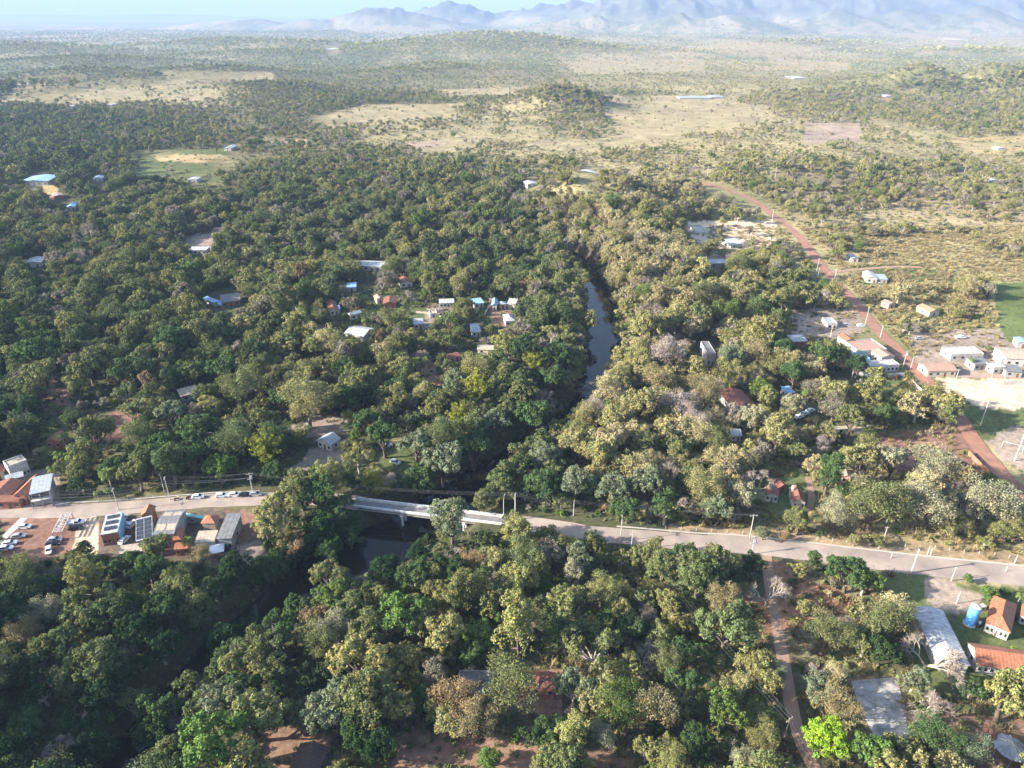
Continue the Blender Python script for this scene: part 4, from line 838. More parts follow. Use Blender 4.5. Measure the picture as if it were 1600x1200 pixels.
def cable(label, keys, n=3, sag=1.1, r=.013, dz=0.0):
    t = empty('power_line', POLES[keys[0]][0]); tag(t, label, 'power line', 'overhead power lines'); o0 = POLES[keys[0]][0]
    for j in range(n):
        m = MB(); f = (j / (n-1) - .5) * 1.8 if n > 1 else 0
        for a, b in zip(keys[:-1], keys[1:]):
            A, ha, rza, wa = POLES[a]; B, hb, rzb, wb = POLES[b]
            pa = A + Vector((math.cos(rza)*wa*f, math.sin(rza)*wa*f, ha-.08-dz)); pb = B + Vector((math.cos(rzb)*wb*f, math.sin(rzb)*wb*f, hb-.08-dz)); prev = pa; K = 12
            if (Vector((pb.x-pa.x,pb.y-pa.y,0))).length < .1: continue
            for k in range(1, K+1):
                q = pa.lerp(pb, k/K); q.z -= sag * 4 * (k/K) * (1-k/K) * min(1, (pb-pa).length/45); m.tube(prev, q, r, r, 3, False); prev = q
        m.v = [(x-o0.x, y-o0.y, z-o0.z) for x, y, z in m.v]; m.build('wire', M['wire'], t)
cable('overhead wires along the left road towards the big bridge tree', ['a0','a1','a2','a3']); cable('overhead wires crossing the river beside the bridge', ['a3','a4'], 4, 2.0)
cable('overhead wires along the right road past the bridge end', ['a4','a6','a8','a9'], 3); cable('overhead wires from the bridge pole to the far verge pole', ['a4','a7'], 3, 1.2)
cable('overhead wires running from the road down to the bottom of the photo', ['a6','b0','b1','b2'], 3, 1.6); cable('low telephone cable along the left road', ['a0','a1','a2','a3'], 2, .9, .03, 2.0)
def goal(px, py, deg, label):
    p = P(px, py); t = empty('goal_frame', p, R(deg)); tag(t, label, 'goal frame')
    for s in (-1, 1): MB().tube((0,s*3.4,-.2),(0,s*3.4,2.5),.09).build('post', M['white'], t); MB().tube((0,s*3.4,2.46),(-1.6,s*3.4,0),.05).build('brace', M['white'], t)
    MB().tube((0,-3.5,2.5),(0,3.5,2.5),.09).build('crossbar', M['white'], t)
goal(1581, 702, 52, 'white goal frame beside the tall floodlight pole')
def fence(label, pts, step, h, cat='fence', name='fence', rails=2):
    q = [P(*p) for p in pts]; t = empty(name, q[0]); tag(t, label, cat); o0 = q[0]; n = 0
    w_ = MB()
    for a, b in zip(q[:-1], q[1:]):
        L = (b-a).length; k = max(1, int(L/step))
        for i in range(k):
            p = a.lerp(b, i/k) - o0; hh = h*random.uniform(.9,1.15)
            if n < 98: MB().tube((p.x,p.y,-.3),(p.x+random.uniform(-.1,.1),p.y,hh),.085,.075,5).build('post', M['pole'], t); n += 1
        for z in [h*.5, h*.85][:rails]: w_.tube(a-o0+Vector((0,0,z)), b-o0+Vector((0,0,z)), .012, .012, 3, False)
    w_.build('wire', M['wire'], t)
fence('white post and wire fence along the dry verge beyond the road', [(1040,826),(1160,834),(1300,846),(1460,858),(1600,874),(1700,886)], 4.2, 1.25)
fence('white post fence along the lower road edge by the compound', [(1375,897),(1402,898),(1432,902)], 2.2, 1.1); fence('post and wire fence along the left road', [(130,789),(200,782),(262,776)], 4, 1.2); fence('white post fence at the start of the sandy lane', [(1296,428),(1322,423)], 3, 1.3)
wall('low stone wall at the left roadside bush row', [(88,793),(110,790)], 1.3, M['greywall'])
lm(1412,876,'the tall white road pole'); lm(1198,880,'the start of the dirt track'); lm(1235,1100,'the dirt track'); lm(1225,1145,'the wooden crossarm pole'); lm(480,800,'the big tree hiding the bridge end'); lm(600,850,'the open river below the bridge'); lm(940,520,'the sunlit river reach'); lm(350,1010,'the dark lower river'); lm(715,1180,'the bare soil yard'); lm(40,850,'the red car lot'); lm(1100,850,'the straight road'); lm(620,705,'the shaded grass with cars'); lm(1540,650,'the sports field'); lm(880,1110,'the lower woods clearing')
LM.pop()  # keep only landmarks one can see
# ------------------------------------------------------------------ plants: crown and trunk meshes of unit radius
def quads(P_, N_, S_, asp, rng, spin=True):
    """one leaf clump (a quad) per point, facing N_"""
    n = len(P_); r = rng.normal(size=(n, 3)); U = np.cross(N_, r); U /= np.linalg.norm(U, axis=1)[:, None] + 1e-9; Vv = np.cross(N_, U)
    a = (S_ * .5)[:, None] * U; b = (S_ * .5 * asp)[:, None] * Vv; bend = N_ * (S_ * .18)[:, None]
    V = np.stack([P_ - a - b * .6, P_ + a * .2 - b - bend, P_ + a + b * .5, P_ - a * .3 + b - bend], 1).reshape(-1, 3)
    F = np.arange(4 * n).reshape(-1, 4); return V, F
def tubes(segs, sides=5):
    V = []; F = []
    for a, b, r0, r1 in segs:
        a = np.array(a, float); b = np.array(b, float); d = b - a; L = np.linalg.norm(d)
        if L < 1e-6: continue
        d /= L; u = np.cross(d, [.31, .7, .2]); u /= np.linalg.norm(u); v = np.cross(d, u); i = len(V)
        for c, r in ((a, r0), (b, r1)):
            for k in range(sides): t = 2*math.pi*k/sides; V.append(c + r*(u*math.cos(t) + v*math.sin(t)))
        for k in range(sides): F.append((i+k, i+(k+1) % sides, i+sides+(k+1) % sides, i+sides+k))
    return np.array(V), np.array(F)
def crown(seed, kind, n, size):
    """returns V, F, vary, blob centres; kind: dome, umbrella, tall, loose, feather"""
    rng = np.random.default_rng(seed); B = []
    nb = dict(dome=13, umbrella=12, tall=11, loose=11, feather=10, small=6)[kind]
    for i in range(nb):
        for _ in range(60):
            if kind == 'dome': c = np.array([rng.uniform(-.66,.66), rng.uniform(-.66,.66), rng.uniform(.75,1.42)]); r = rng.uniform(.30,.46); ok = (c[0]/.72)**2 + (c[1]/.72)**2 + ((c[2]-.9)/.62)**2 < 1
            elif kind == 'umbrella': a = rng.uniform(0, 6.28); q = rng.uniform(0, .85)**.7; c = np.array([q*.85*math.cos(a), q*.85*math.sin(a), 1.38 - .32*q*q + rng.uniform(-.10,.08)]); r = rng.uniform(.22,.36); ok = True
            elif kind == 'tall': c = np.array([rng.uniform(-.42,.42), rng.uniform(-.42,.42), rng.uniform(.7,2.15)]); r = rng.uniform(.28,.44); ok = True
            elif kind == 'loose': c = np.array([rng.uniform(-.8,.8), rng.uniform(-.8,.8), rng.uniform(.7,1.5)]); r = rng.uniform(.20,.38); ok = (c[0]/.85)**2 + (c[1]/.85)**2 + ((c[2]-1.05)/.6)**2 < 1
            elif kind == 'feather': c = np.array([rng.uniform(-.7,.7), rng.uniform(-.7,.7), rng.uniform(.8,1.5)]); r = rng.uniform(.3,.5); ok = (c[0]/.75)**2 + (c[1]/.75)**2 + ((c[2]-1.1)/.6)**2 < 1
            else: c = np.array([rng.uniform(-.5,.5), rng.uniform(-.5,.5), rng.uniform(.3,.6)]); r = rng.uniform(.3,.5); ok = True
            if ok and all(np.linalg.norm(c - b[0]) > .26 * (r + b[1]) for b in B): break
        B.append((c, r))
    S = []           # second level lumps on each mass
    for c, r in B:
        m = 13 if n > 1200 else 8
        for k in range(m):
            d = rng.normal(size=3); d /= np.linalg.norm(d); d[2] = abs(d[2]) * (1 if rng.random() < .78 else -.5); rr = r * rng.uniform(.26, .46)
            S.append((c + d * (r * rng.uniform(.72, 1.02)) , rr, rng.uniform(.78, 1.22), rng.uniform(-.1, .1)))
    C0 = np.array([s[0] for s in S]); R0 = np.array([s[1] for s in S]); wgt = R0**2 / np.sum(R0**2); idx = rng.choice(len(S), n, p=wgt)
    d = rng.normal(size=(n, 3)); d /= np.linalg.norm(d, axis=1)[:, None]; d[:, 2] = np.where((d[:, 2] < -.2) & (rng.random(n) < .7), -d[:, 2], d[:, 2])
    rad = R0[idx] * rng.uniform(.72, 1.12, n); Pn = C0[idx] + d * rad[:, None]
    if kind in ('feather',): Pn += rng.normal(scale=.05, size=Pn.shape)
    stray = rng.random(n) < .05; Pn[stray] += rng.normal(scale=.07, size=(stray.sum(), 3))
    N_ = d * .75 + rng.normal(scale=.42, size=(n, 3)) + np.array([0, 0, .15]); N_ /= np.linalg.norm(N_, axis=1)[:, None]
    V, F = quads(Pn, N_, size * rng.uniform(.6, 1.35, n), .62, rng)
    lum = np.array([s[2] for s in S])[idx] * rng.uniform(.78, 1.2, n); hue = np.array([s[3] for s in S])[idx]
    vary = np.stack([lum * (1 + hue), lum, lum * (1 - hue * .6)], 1); return V, F, vary, B
def trunk(seed, B, kind, thin=1.0):
    rng = np.random.default_rng(seed + 99); segs = []
    fork = .42 if kind != 'tall' else .6; lean = rng.normal(scale=.05, size=2); tr = .075 * thin
    segs.append(((0,0,-.12), (lean[0]*.5, lean[1]*.5, fork*.5), tr*1.35, tr)); f = np.array([lean[0], lean[1], fork]); segs.append(((lean[0]*.5, lean[1]*.5, fork*.5), f, tr, tr*.85))
    for c, r in B:
        m = f + (c - f) * .5 + rng.normal(scale=.05, size=3) + np.array([0, 0, -.05]); segs.append((f, m, tr*.5, tr*.34)); segs.append((m, c, tr*.34, tr*.12))
        for _ in range(3): e = c + rng.normal(size=3) * r * .55; segs.append((c, e, tr*.14, tr*.04))
    return tubes(segs, 6)
def bare(seed, twigs=900, tsize=.2):
    rng = np.random.default_rng(seed); segs = []; tips = []
    def grow(p, d, L, r, k):
        if k == 0: tips.append((p, d)); return
        q = p + d * L; segs.append((p, q, r, r*.72))
        for _ in range(3 if k > 2 else 2 + (rng.random() < .5)):
            e = d + rng.normal(scale=.42, size=3) + np.array([0, 0, .12]); e /= np.linalg.norm(e); grow(q, e, L * rng.uniform(.62,.86), r*.66, k-1)
    grow(np.array([0., 0, -.1]), np.array([0, 0, 1.]), .42, .06, 1)
    segs.clear(); tips.clear(); base = np.array([0, 0, .35]); segs.append(((0,0,-.12), base, .075, .055))
    for _ in range(4): e = rng.normal(size=3) * np.array([.9,.9,.25]) + np.array([0,0,.75]); e /= np.linalg.norm(e); grow(base, e, rng.uniform(.36,.46), .042, 4)
    V, F = tubes(segs, 4); ti = rng.choice(len(tips), twigs); Pn = np.array([tips[i][0] for i in ti]); D = np.array([tips[i][1] for i in ti]) + rng.normal(scale=.6, size=(twigs, 3)); D /= np.linalg.norm(D, axis=1)[:, None]
    L = tsize * rng.uniform(.5, 1.2, twigs); W_ = np.cross(D, rng.normal(size=(twigs, 3))); W_ /= np.linalg.norm(W_, axis=1)[:, None]; W_ *= (.009 * rng.uniform(.6, 1.3, twigs))[:, None]
    V2 = np.stack([Pn - W_, Pn + W_, Pn + D * L[:, None] + W_*.3, Pn + D * L[:, None] - W_*.3], 1).reshape(-1, 3); return V, F, V2, np.arange(4*twigs).reshape(-1, 4)
def palm_mesh(seed):
    rng = np.random.default_rng(seed); segs = []; p = np.array([0., 0, -.2]); h = 7.0
    for k in range(8): q = np.array([.25*math.sin(k*.35), .12*k/8, h*(k+1)/8]); segs.append((p, q, .2-.012*k, .19-.012*k)); p = q
    tV, tF = tubes(segs, 8); V = []; F = []
    for j in range(20):
        a = j*2.4 + rng.uniform(-.2,.2); el = rng.uniform(-.15, 1.15); L = rng.uniform(2.5, 3.3); pos = p.copy(); d = np.array([math.cos(a)*math.cos(el), math.sin(a)*math.cos(el), math.sin(el)]); side = np.array([-math.sin(a), math.cos(a), 0])
        pts = [pos.copy()]
        for k in range(11): d = d + np.array([0,0,-.16 - .012*k]); d /= np.linalg.norm(d); pos = pos + d*L/11; pts.append(pos.copy())
        for k in range(11):
            w0 = .62*math.sin(math.pi*(k+1.2)/13.2); a0, a1 = pts[k], pts[k+1]
            for s in (-1, 1):
                i = len(V); o = side*s*w0 + np.array([0,0,-w0*.45]) + (a1-a0)*.9; V += [a0, a0 + (a1-a0)*.62, a0 + (a1-a0)*.62 + o, a0 + o*1.0 + (a1-a0)*.12]; F.append((i, i+1, i+2, i+3))
    return tV, tF, np.array(V), np.array(F)
def bamboo_mesh(seed, n=46):
    rng = np.random.default_rng(seed); segs = []; Pn = []; Nn = []
    for j in range(n):
        a = rng.uniform(0, 6.28); out = rng.uniform(.02, .34); H_ = rng.uniform(1.3, 2.3); q = np.array([math.cos(a)*.16*rng.random(), math.sin(a)*.16*rng.random(), 0.]); prev = q; m = 12
        for k in range(1, m+1):
            t = k/m; b = out * (t**2.6) * 2.4; c = q + np.array([math.cos(a)*(b + .1*t), math.sin(a)*(b + .1*t), H_*(t - .30*t**4 * (out*2.4))]); segs.append((prev, c, .014*(1-t*.7), .014*(1-t*.8)))
            if t > .28:
                for _ in range(13): Pn.append(c + rng.normal(scale=.045 + .05*(1-t), size=3)); Nn.append(rng.normal(size=3) + np.array([0,0,.6]))
            prev = c
    Pn = np.array(Pn); Nn = np.array(Nn); Nn /= np.linalg.norm(Nn, axis=1)[:, None]; V, F = quads(Pn, Nn, .10*rng.uniform(.6,1.3,len(Pn)), .35, rng)
    lum = rng.uniform(.75, 1.25, len(Pn)); tV, tF = tubes(segs, 4); return tV, tF, V, F, np.stack([lum*1.03, lum, lum*.9], 1)

KINDS = ['dome', 'umbrella', 'tall', 'loose', 'feather']
CR = {}; TR = {}
for ki, k in enumerate(KINDS):
    CR[k] = []; TR[k] = []
    for s in range(3):
        n = {'dome':8200,'umbrella':6600,'tall':6600,'loose':6000,'feather':6800}[k]; sz = {'dome':.074,'umbrella':.074,'tall':.07,'loose':.068,'feather':.052}[k]
        V, F, vy, B = crown(100*ki + s, k, n, sz); CR[k].append(npmesh('crown_' + k, V, F, [M['leaf']], None, vy)); tV, tF = trunk(100*ki + s, B, k); TR[k].append(npmesh('trunk_' + k, tV, tF, [M['bark'] if k != 'loose' else M['palebark']], smooth=True))
BARE = []
for s in range(4):
    V, F, V2, F2 = bare(900 + s, 1500, .26); BARE.append((npmesh('limbs', V, F, [M['palebark']], smooth=True), npmesh('twigs', V2, F2, [M['twig']], None, np.ones((len(F2), 3)) * RNG.uniform(.8, 1.15, (len(F2), 1)))))
PALM = []
for s in range(2):
    tV, tF, V, F = palm_mesh(50 + s); PALM.append((npmesh('palm_trunk', tV, tF, [M['palebark']], smooth=True), npmesh('fronds', V, F, [M['leaf']], None, np.ones((len(F), 3)) * RNG.uniform(.75, 1.2, (len(F), 1)))))
BAMB = []
for s in range(2):
    tV, tF, V, F, vy = bamboo_mesh(70 + s); BAMB.append((npmesh('canes', tV, tF, [M['bark']]), npmesh('bamboo_leaves', V, F, [M['leaf']], None, vy)))

PAL = np.array([(.040,.062,.028), (.070,.096,.040), (.112,.130,.053), (.155,.157,.060), (.205,.195,.075), (.26,.225,.12)])
def tint_for(wv, rng):
    t = np.clip(wv + .11 + rng.normal(0, .17), 0, 1) * (len(PAL) - 1); i = int(min(t, len(PAL) - 2)); c = PAL[i] + (PAL[i+1] - PAL[i]) * (t - i); c = c * rng.uniform(.98, 1.34); q = rng.random()
    if q < .045: c = np.array([.11, .155, .04]) * rng.uniform(.7, 1.1)
    elif q < .049: c = np.array([.19, .14, .08]) * rng.uniform(.8, 1.2)
    elif q < .10 + .05 * wv: c = np.array([.20, .18, .13]) * rng.uniform(.8, 1.2)
    return c
# named trees read off the photograph: x, y of the crown's middle, radius in photo pixels, kind, colour
CK = dict(d=(.024,.046,.020,'dark green'), g=(.060,.095,.036,'green'), m=(.040,.066,.025,'deep green'), o=(.125,.132,.055,'olive'), y=(.19,.19,.07,'yellow green'), b=(.095,.15,.04,'bright green'), l=(.19,.285,.03,'lime green'),
          s=(.135,.155,.09,'silvery green'), t=(.20,.165,.085,'tan'), r=(.24,.165,.085,'rusty orange'), p=(.22,.21,.13,'pale grey'), k=(.27,.22,.19,'pinkish grey'), u=(.21,.195,.085,'golden olive'))
HT = """417 821 30 dome u|548 842 22 umbrella m|545 800 18 dome g|664 846 13 loose m|652 866 16 dome d|600 890 22 dome d|520 870 22 dome m|471 771 32 dome o|442 796 28 loose y|496 779 28 dome g|517 756 22 tall y|454 840 24 dome r|530 790 26 umbrella g|500 815 26 dome m|129 867 17 loose d|71 921 25 umbrella g|137 917 23 tall y|75 967 26 feather p|42 1000 25 feather t|137 1000 22 loose o|196 884 22 loose g|250 862 24 umbrella o|233 892 26 dome g|312 875 17 feather t|367 896 24 dome d|425 892 28 dome m|458 872 24 dome d|258 950 30 umbrella m|217 992 28 dome d|250 1010 28 loose d|354 1008 28 dome d|387 990 24 dome d|108 1058 26 feather o|67 1083 28 loose d|167 1075 28 dome d|125 1117 26 loose d|42 1137 26 dome g|146 1180 28 dome d|25 1187 28 dome d|342 1104 34 loose s|375 1080 28 umbrella g|254 1117 30 loose g|237 1150 26 dome m|333 1162 50 umbrella b|417 1096 28 loose d|492 1017 30 feather o|433 983 25 loose g|458 950 20 umbrella g|517 908 28 loose o|525 992 30 feather p|572 992 32 dome o|572 1096 44 dome o|515 1105 38 dome s|559 1150 28 dome m|592 1175 26 dome d
705 828 27 tall s|697 799 14 loose g|755 789 17 dome o|805 842 26 tall y|738 879 21 feather r|767 881 24 dome u|813 917 28 dome y|684 925 20 umbrella y|630 958 40 umbrella b|655 975 30 umbrella o|647 900 26 loose g|672 885 22 loose m|713 900 22 dome m|747 996 24 dome b|738 1027 20 dome g|813 1002 34 tall y|817 967 14 feather k|784 962 16 loose b|905 879 18 tall s|896 905 16 tall p|938 933 25 feather y|967 954 20 dome u|942 992 19 loose y|963 1003 16 loose y|976 1046 24 loose y|1009 987 14 dome g|1017 1104 34 feather t|938 1083 34 dome u|959 1110 13 feather r|897 1083 30 loose s|797 1079 42 feather o|717 1100 34 feather r|747 1129 30 feather t|705 1133 26 dome u|663 1096 22 dome g|863 1146 24 loose g|830 1150 20 loose m|897 1152 25 tall y|947 1150 22 feather p|763 1187 18 dome b|1038 1171 22 loose y|1026 1129 16 loose g|1038 1046 25 feather o
1102 775 30 feather u|1085 752 24 dome o|1122 800 25 dome s|1162 779 24 dome p|1247 819 21 dome o|1310 804 28 feather p|1364 800 38 feather o|1435 796 36 feather p|1347 725 30 umbrella u|1393 725 26 umbrella p|1456 737 30 feather p|1493 745 24 umbrella t|1540 790 34 feather p|1500 790 28 loose p|1293 754 20 tall g|1326 773 18 dome g|1193 835 11 dome s|1222 840 8 feather r|1481 828 16 dome u|1539 847 12 loose y|1335 846 9 loose u|1376 849 10 loose o|1072 875 22 loose g|1122 885 30 umbrella o|1172 881 22 loose m|1268 881 15 loose g|1326 898 32 umbrella g|1351 910 24 loose b|1131 950 28 feather t|1293 992 30 feather o|1368 967 36 feather o|1352 1003 30 loose o|1377 1023 24 dome m|1418 983 22 feather t|1427 1067 24 loose s|1435 1087 14 dome y|1277 1078 28 loose s|1306 1108 28 feather t|1289 1160 32 dome l|1356 1181 30 umbrella b|1410 1182 30 umbrella o|1456 1158 32 feather g|1502 1171 30 feather s|1572 1096 44 umbrella y|1518 1080 18 loose g|1210 1058 17 feather s|1077 1017 26 loose g|1068 1075 26 loose g|1089 1167 26 dome m|1160 1181 22 feather p|1471 921 0 dome g|1512 906 7 dome b|1546 930 12 dome b|1567 928 8 dome g
345 665 11 dome b|310 680 30 dome g|265 650 24 umbrella s|250 700 26 umbrella g|300 720 24 umbrella g|350 735 22 dome b|205 590 28 dome g|140 580 28 dome o|120 605 18 dome y|240 560 28 loose o|270 540 26 dome g|310 530 24 dome o|380 610 30 feather o|345 580 24 umbrella g|480 640 32 feather u|440 630 22 umbrella g|460 605 16 feather u|60 560 30 umbrella g|25 645 26 loose g|80 700 0 dome g|150 685 26 dome o|175 735 22 umbrella g|125 740 20 dome o|215 745 24 umbrella o|620 610 18 dome g|560 630 26 dome d|540 580 20 dome m|650 600 16 loose y|745 580 22 feather u|710 600 20 dome s|600 690 26 umbrella g|575 665 22 umbrella g|650 700 26 umbrella s|690 720 34 umbrella s|655 735 26 dome g|740 690 28 umbrella g|775 660 24 umbrella s|830 640 28 umbrella g|560 720 22 loose y|545 700 14 dome o|605 755 14 feather k|855 540 0 dome g|795 545 24 loose y|860 600 24 umbrella g|870 560 24 dome g|430 740 16 dome g|500 745 18 umbrella b
1000 640 26 dome u|960 660 26 dome u|1030 600 26 feather t|1060 640 24 feather k|1100 620 24 feather t|900 700 26 dome u|850 715 24 dome s|940 720 28 dome u|1000 700 26 dome o|1060 700 24 umbrella o|1120 690 24 feather o|1180 660 20 dome p|1090 660 20 feather k|960 600 22 dome u|930 640 16 feather k|1195 625 16 dome y|1240 635 18 dome p|1300 620 22 umbrella u|1330 660 24 umbrella o|1385 655 18 dome g|1215 685 26 dome u|1290 700 14 feather k|1270 655 0 dome p|1045 555 26 feather k|1010 520 26 dome u|1060 500 22 dome u|1100 470 22 feather o|1140 570 22 dome s|1180 560 22 feather t|1220 550 20 dome g|1290 560 22 loose g|1240 590 20 dome g|1340 575 18 dome m|900 760 26 dome s|850 760 26 dome g|960 770 26 dome s|1010 760 26 dome s|1040 800 24 loose g|980 800 22 dome g"""
BT = """1201 925 27|1452 1022 38|1462 1106 34|1009 1017 25|734 1058 20|1318 975 20|1277 1050 18|180 1015 22|92 1167 18|1095 745 20|1187 752 22|1500 760 20|1430 745 22|1110 600 20|1050 545 20|640 555 16|655 555 12|925 605 16|690 660 14|1350 745 18|560 905 12|1545 775 22|1075 790 14|1150 645 18|705 862 14|540 905 18|1200 500 12"""
PT = "97 678 12|92 708 12|110 710 13|117 727 12|168 668 11|150 768 8|168 764 8|165 735 18|290 842 13|1584 1010 8|1596 928 10|1415 598 13|1260 612 9|1392 612 9|1295 632 9|1380 620 10|1300 668 10|475 478 8|570 498 8|650 560 10|665 560 9|640 562 9|830 478 9|845 470 9|1230 620 8|82 730 11|1180 600 8|1520 560 7"
BB = "415 702 30|746 606 28|716 650 24|834 570 22|548 538 15|600 758 16|575 752 16|590 765 12|730 588 18"
HERO = []    # (x, y map, crown radius m, kind, tint, colour word, what)
def from_pix(px, py, rpx, hfac):
    z = 5.0
    for _ in range(6):
        dep = toPix(*P(px, py, z).xy, z)[2]; R_ = rpx * float(dep) / FPX; q = P(px, py, z); g = float(H(q.x, q.y)); z = g + R_ * hfac
    return P(px, py, z), R_, g
for e in HT.replace('\n', '|').split('|'):
    a = e.split(); 
    if float(a[2]) < 5: continue
    k = a[3]; p, R_, g = from_pix(float(a[0]), float(a[1]), float(a[2]), dict(dome=1.0, umbrella=1.15, tall=1.35, loose=1.05, feather=1.05)[k]); R_ *= 1.42 if k == 'tall' else 1.2
    c = CK[a[4]]; c = (c[0]*1.12, c[1]*1.14, c[2]*1.12, c[3]); HERO.append([p.x, p.y, R_, k, c[:3], c[3], 'tree', float(a[0]), float(a[1]), float(a[2])])
for e in BT.split('|'):
    a = [float(v) for v in e.split()]; p, R_, g = from_pix(a[0], a[1], a[2], 1.05); HERO.append([p.x, p.y, R_ * 1.05, 'bare', (.30,.255,.21), 'leafless', 'leafless_tree', a[0], a[1], a[2]])
for e in PT.split('|'):
    a = [float(v) for v in e.split()]; p, R_, g = from_pix(a[0], a[1], a[2], 2.4); HERO.append([p.x, p.y, R_, 'palm', (.13,.17,.05), 'palm', 'palm_tree', a[0], a[1], a[2]])
for e in BB.split('|'):
    a = [float(v) for v in e.split()]; p, R_, g = from_pix(a[0], a[1], a[2], 1.15); HERO.append([p.x, p.y, R_ * 1.05, 'bamboo', (.21,.23,.05), 'bamboo', 'bamboo_clump', a[0], a[1], a[2]])

# ---- fill positions on the map
HXY = np.array([[h[0], h[1], h[2]] for h in HERO])
CPX = np.array(CLEARPX); roads = [(ROADW, 6.5), (DIRTW, 5.0), (SIDEW, 4.5), (TRACKW, 2.2), (LANEW, 3)]
def allowed(X, Y, Rr, hf=1.2, dens=None, gap=.72):
    Zg = H(X, Y); px, py, dep = toPix(X, Y, np.maximum(Zg, 0)); ok = np.ones(X.shape, bool)
    for pl, d in roads: ok &= polydist(X, Y, [(p[0], p[1]) for p in pl]) > d + Rr * np.where((Y > 560) & (hf > .7), 2.4, np.where((Y > 330) & (hf > .7), 1.3, 1.0 if d < 3 else .45))
    near = np.hypot(X, Y) < 900; dr, hw = polydist(X, Y, RP, 1); ok &= ~near | (dr > hw + 1.5 + Rr * .25)
    for cx, cy_, r, rz, hx, hy in FOOT:
        m = (abs(X - cx) < r + 8) & (abs(Y - cy_) < r + 8); ux = (X - cx) * math.cos(rz) + (Y - cy_) * math.sin(rz); uy = -(X - cx) * math.sin(rz) + (Y - cy_) * math.cos(rz)
        ok &= ~(m & (abs(ux) < hx + Rr * .5) & (abs(uy) < hy + Rr * .5))
    cpx, cpy, cdep = toPix(X, Y, Zg + Rr * hf); rp = Rr * FPX / cdep
    for a, b, r in CLEARPX:
        dd = np.hypot(cpx - a, (cpy - b)); ok &= dd > r + rp * .85
    for poly, key, tf in CLR:
        ins = inpoly(px, py, poly)
        if dens is not None: ok &= ~ins | (dens < (tf if hf > .7 else SHF.get(key, tf)))
    if gap:
        for hx, hy, hr in HXY:
            m = (abs(X - hx) < 12) & (abs(Y - hy) < 12); ok &= ~(m & (np.hypot(X - hx, Y - hy) < gap * (hr + Rr * .5)))
    return ok, px, py, Zg, cpx, cpy, rp
def zone(y0, y1, sp, seed, rlo, rhi, dexp=1.0, full=True):
    rng = np.random.default_rng(seed); xm = .80 * y1 + 90; xs = np.arange(-xm, xm, sp); ys = np.arange(y0, y1, sp * .9); X, Y = np.meshgrid(xs, ys); X[1::2] += sp / 2
    X = X + rng.uniform(-.42, .42, X.shape) * sp; Y = Y + rng.uniform(-.42, .42, Y.shape) * sp; X = X.ravel(); Y = Y.ravel(); m = abs(X) < .80 * Y + 90; X = X[m]; Y = Y[m]
    px, py, _ = toPix(X, Y, np.maximum(H(X, Y), 0)); n2 = fbm(X / 90, Y / 120, 4, 42); n3 = fbm(X / 38, Y / 45, 3, 88); py2 = np.minimum(py, 1200)
    D = mapval(DMa, px, py2 + (n2-.5) * np.clip(py2 * .05, 1, 30)); W = mapval(WMa, px, py2)
    D = D + .7 * sstep(8, 24, H(X, Y)) * (Y > 900) * (Y < 5200) - .5 * sstep(60, 120, H(X, Y)) * (Y > 5200)
    if y0 > 1200: D = D * .62 + .5 * (fbm(X / 55, Y / 75, 5, 61) * .5 + fbm(X / 260, Y / 620, 4, 62) * .5 - .35)
    clump = np.clip((n3 - .5) * 2.2, -.5, .5); keep = rng.random(X.shape) < np.clip(D * 1.25 + clump * (1 - D) * 1.2 - .12, .0, 1) ** dexp
    X, Y, D, W = X[keep], Y[keep], D[keep], W[keep]; Rr = (rlo + (rhi - rlo) * rng.beta(1.25, 2.6, X.shape)) * (.62 + .42 * D); dens = rng.random(X.shape)
    ok, px, py, Zg, cpx, cpy, rp = allowed(X, Y, Rr, dens=dens); return [a[ok] for a in (X, Y, Rr, D, W, Zg, cpx, cpy, rp)]
Z_ = [zone(58, 460, 6.0, 1, 2.6, 9.0), zone(460, 820, 7.0, 2, 2.6, 9.0), zone(820, 1650, 8.6, 3, 2.8, 7.5), zone(1650, 3200, 14, 4, 3, 7.5), zone(3200, 8500, 34, 5, 6, 13)]
X, Y, Rr, D, W, Zg, cpx, cpy, rp = [np.concatenate(v) for v in zip(*Z_)]
rng = np.random.default_rng(5); N = len(X)
TI = np.array([tint_for(wv, rng) for wv in W]); farf = sstep(900, 3500, Y)[:, None]; TI = TI * (1 + .55 * farf) + farf * np.array([.02, .015, .01])  # tints of distant crowns lightened, haze put into the leaf colour
KI = np.array([rng.choice(5, p=[.36,.16,.14,.20,.14] if wv < .5 else [.28,.12,.08,.22,.30]) for wv in W]); bareq = rng.random(N) < np.where(W > .5, .07, .03)
SZ = rng.uniform(.85, 1.25, N)
# the trees that show largest in the photo become things of their own
inside = (cpx > 8) & (cpx < 1592) & (cpy > 20) & (cpy < 1192) & ~bareq
n_extra = 296 - sum(1 for h in HERO if h[6] == 'tree'); order = np.argsort(np.where(inside, -rp, 1e3))[:max(n_extra, 0)]
def word(c):
    r, g, b = c; s = (r + g + b) / 3
    if g > 1.25 * r and s > .10: return 'bright green'
    if r > 1.25 * g: return 'rusty orange'
    if s > .165: return 'pale grey' if b > .09 else 'straw coloured'
    if r > .85 * g: return 'olive' if s > .06 else 'dull olive'
    return 'dark green' if s < .035 else ('deep green' if s < .05 else 'green')
isH = np.zeros(N, bool); isH[order] = True
for i in order: HERO.append([X[i], Y[i], Rr[i], KINDS[KI[i]], tuple(TI[i]), word(TI[i]), 'tree', float(cpx[i]), float(cpy[i]), float(rp[i])])
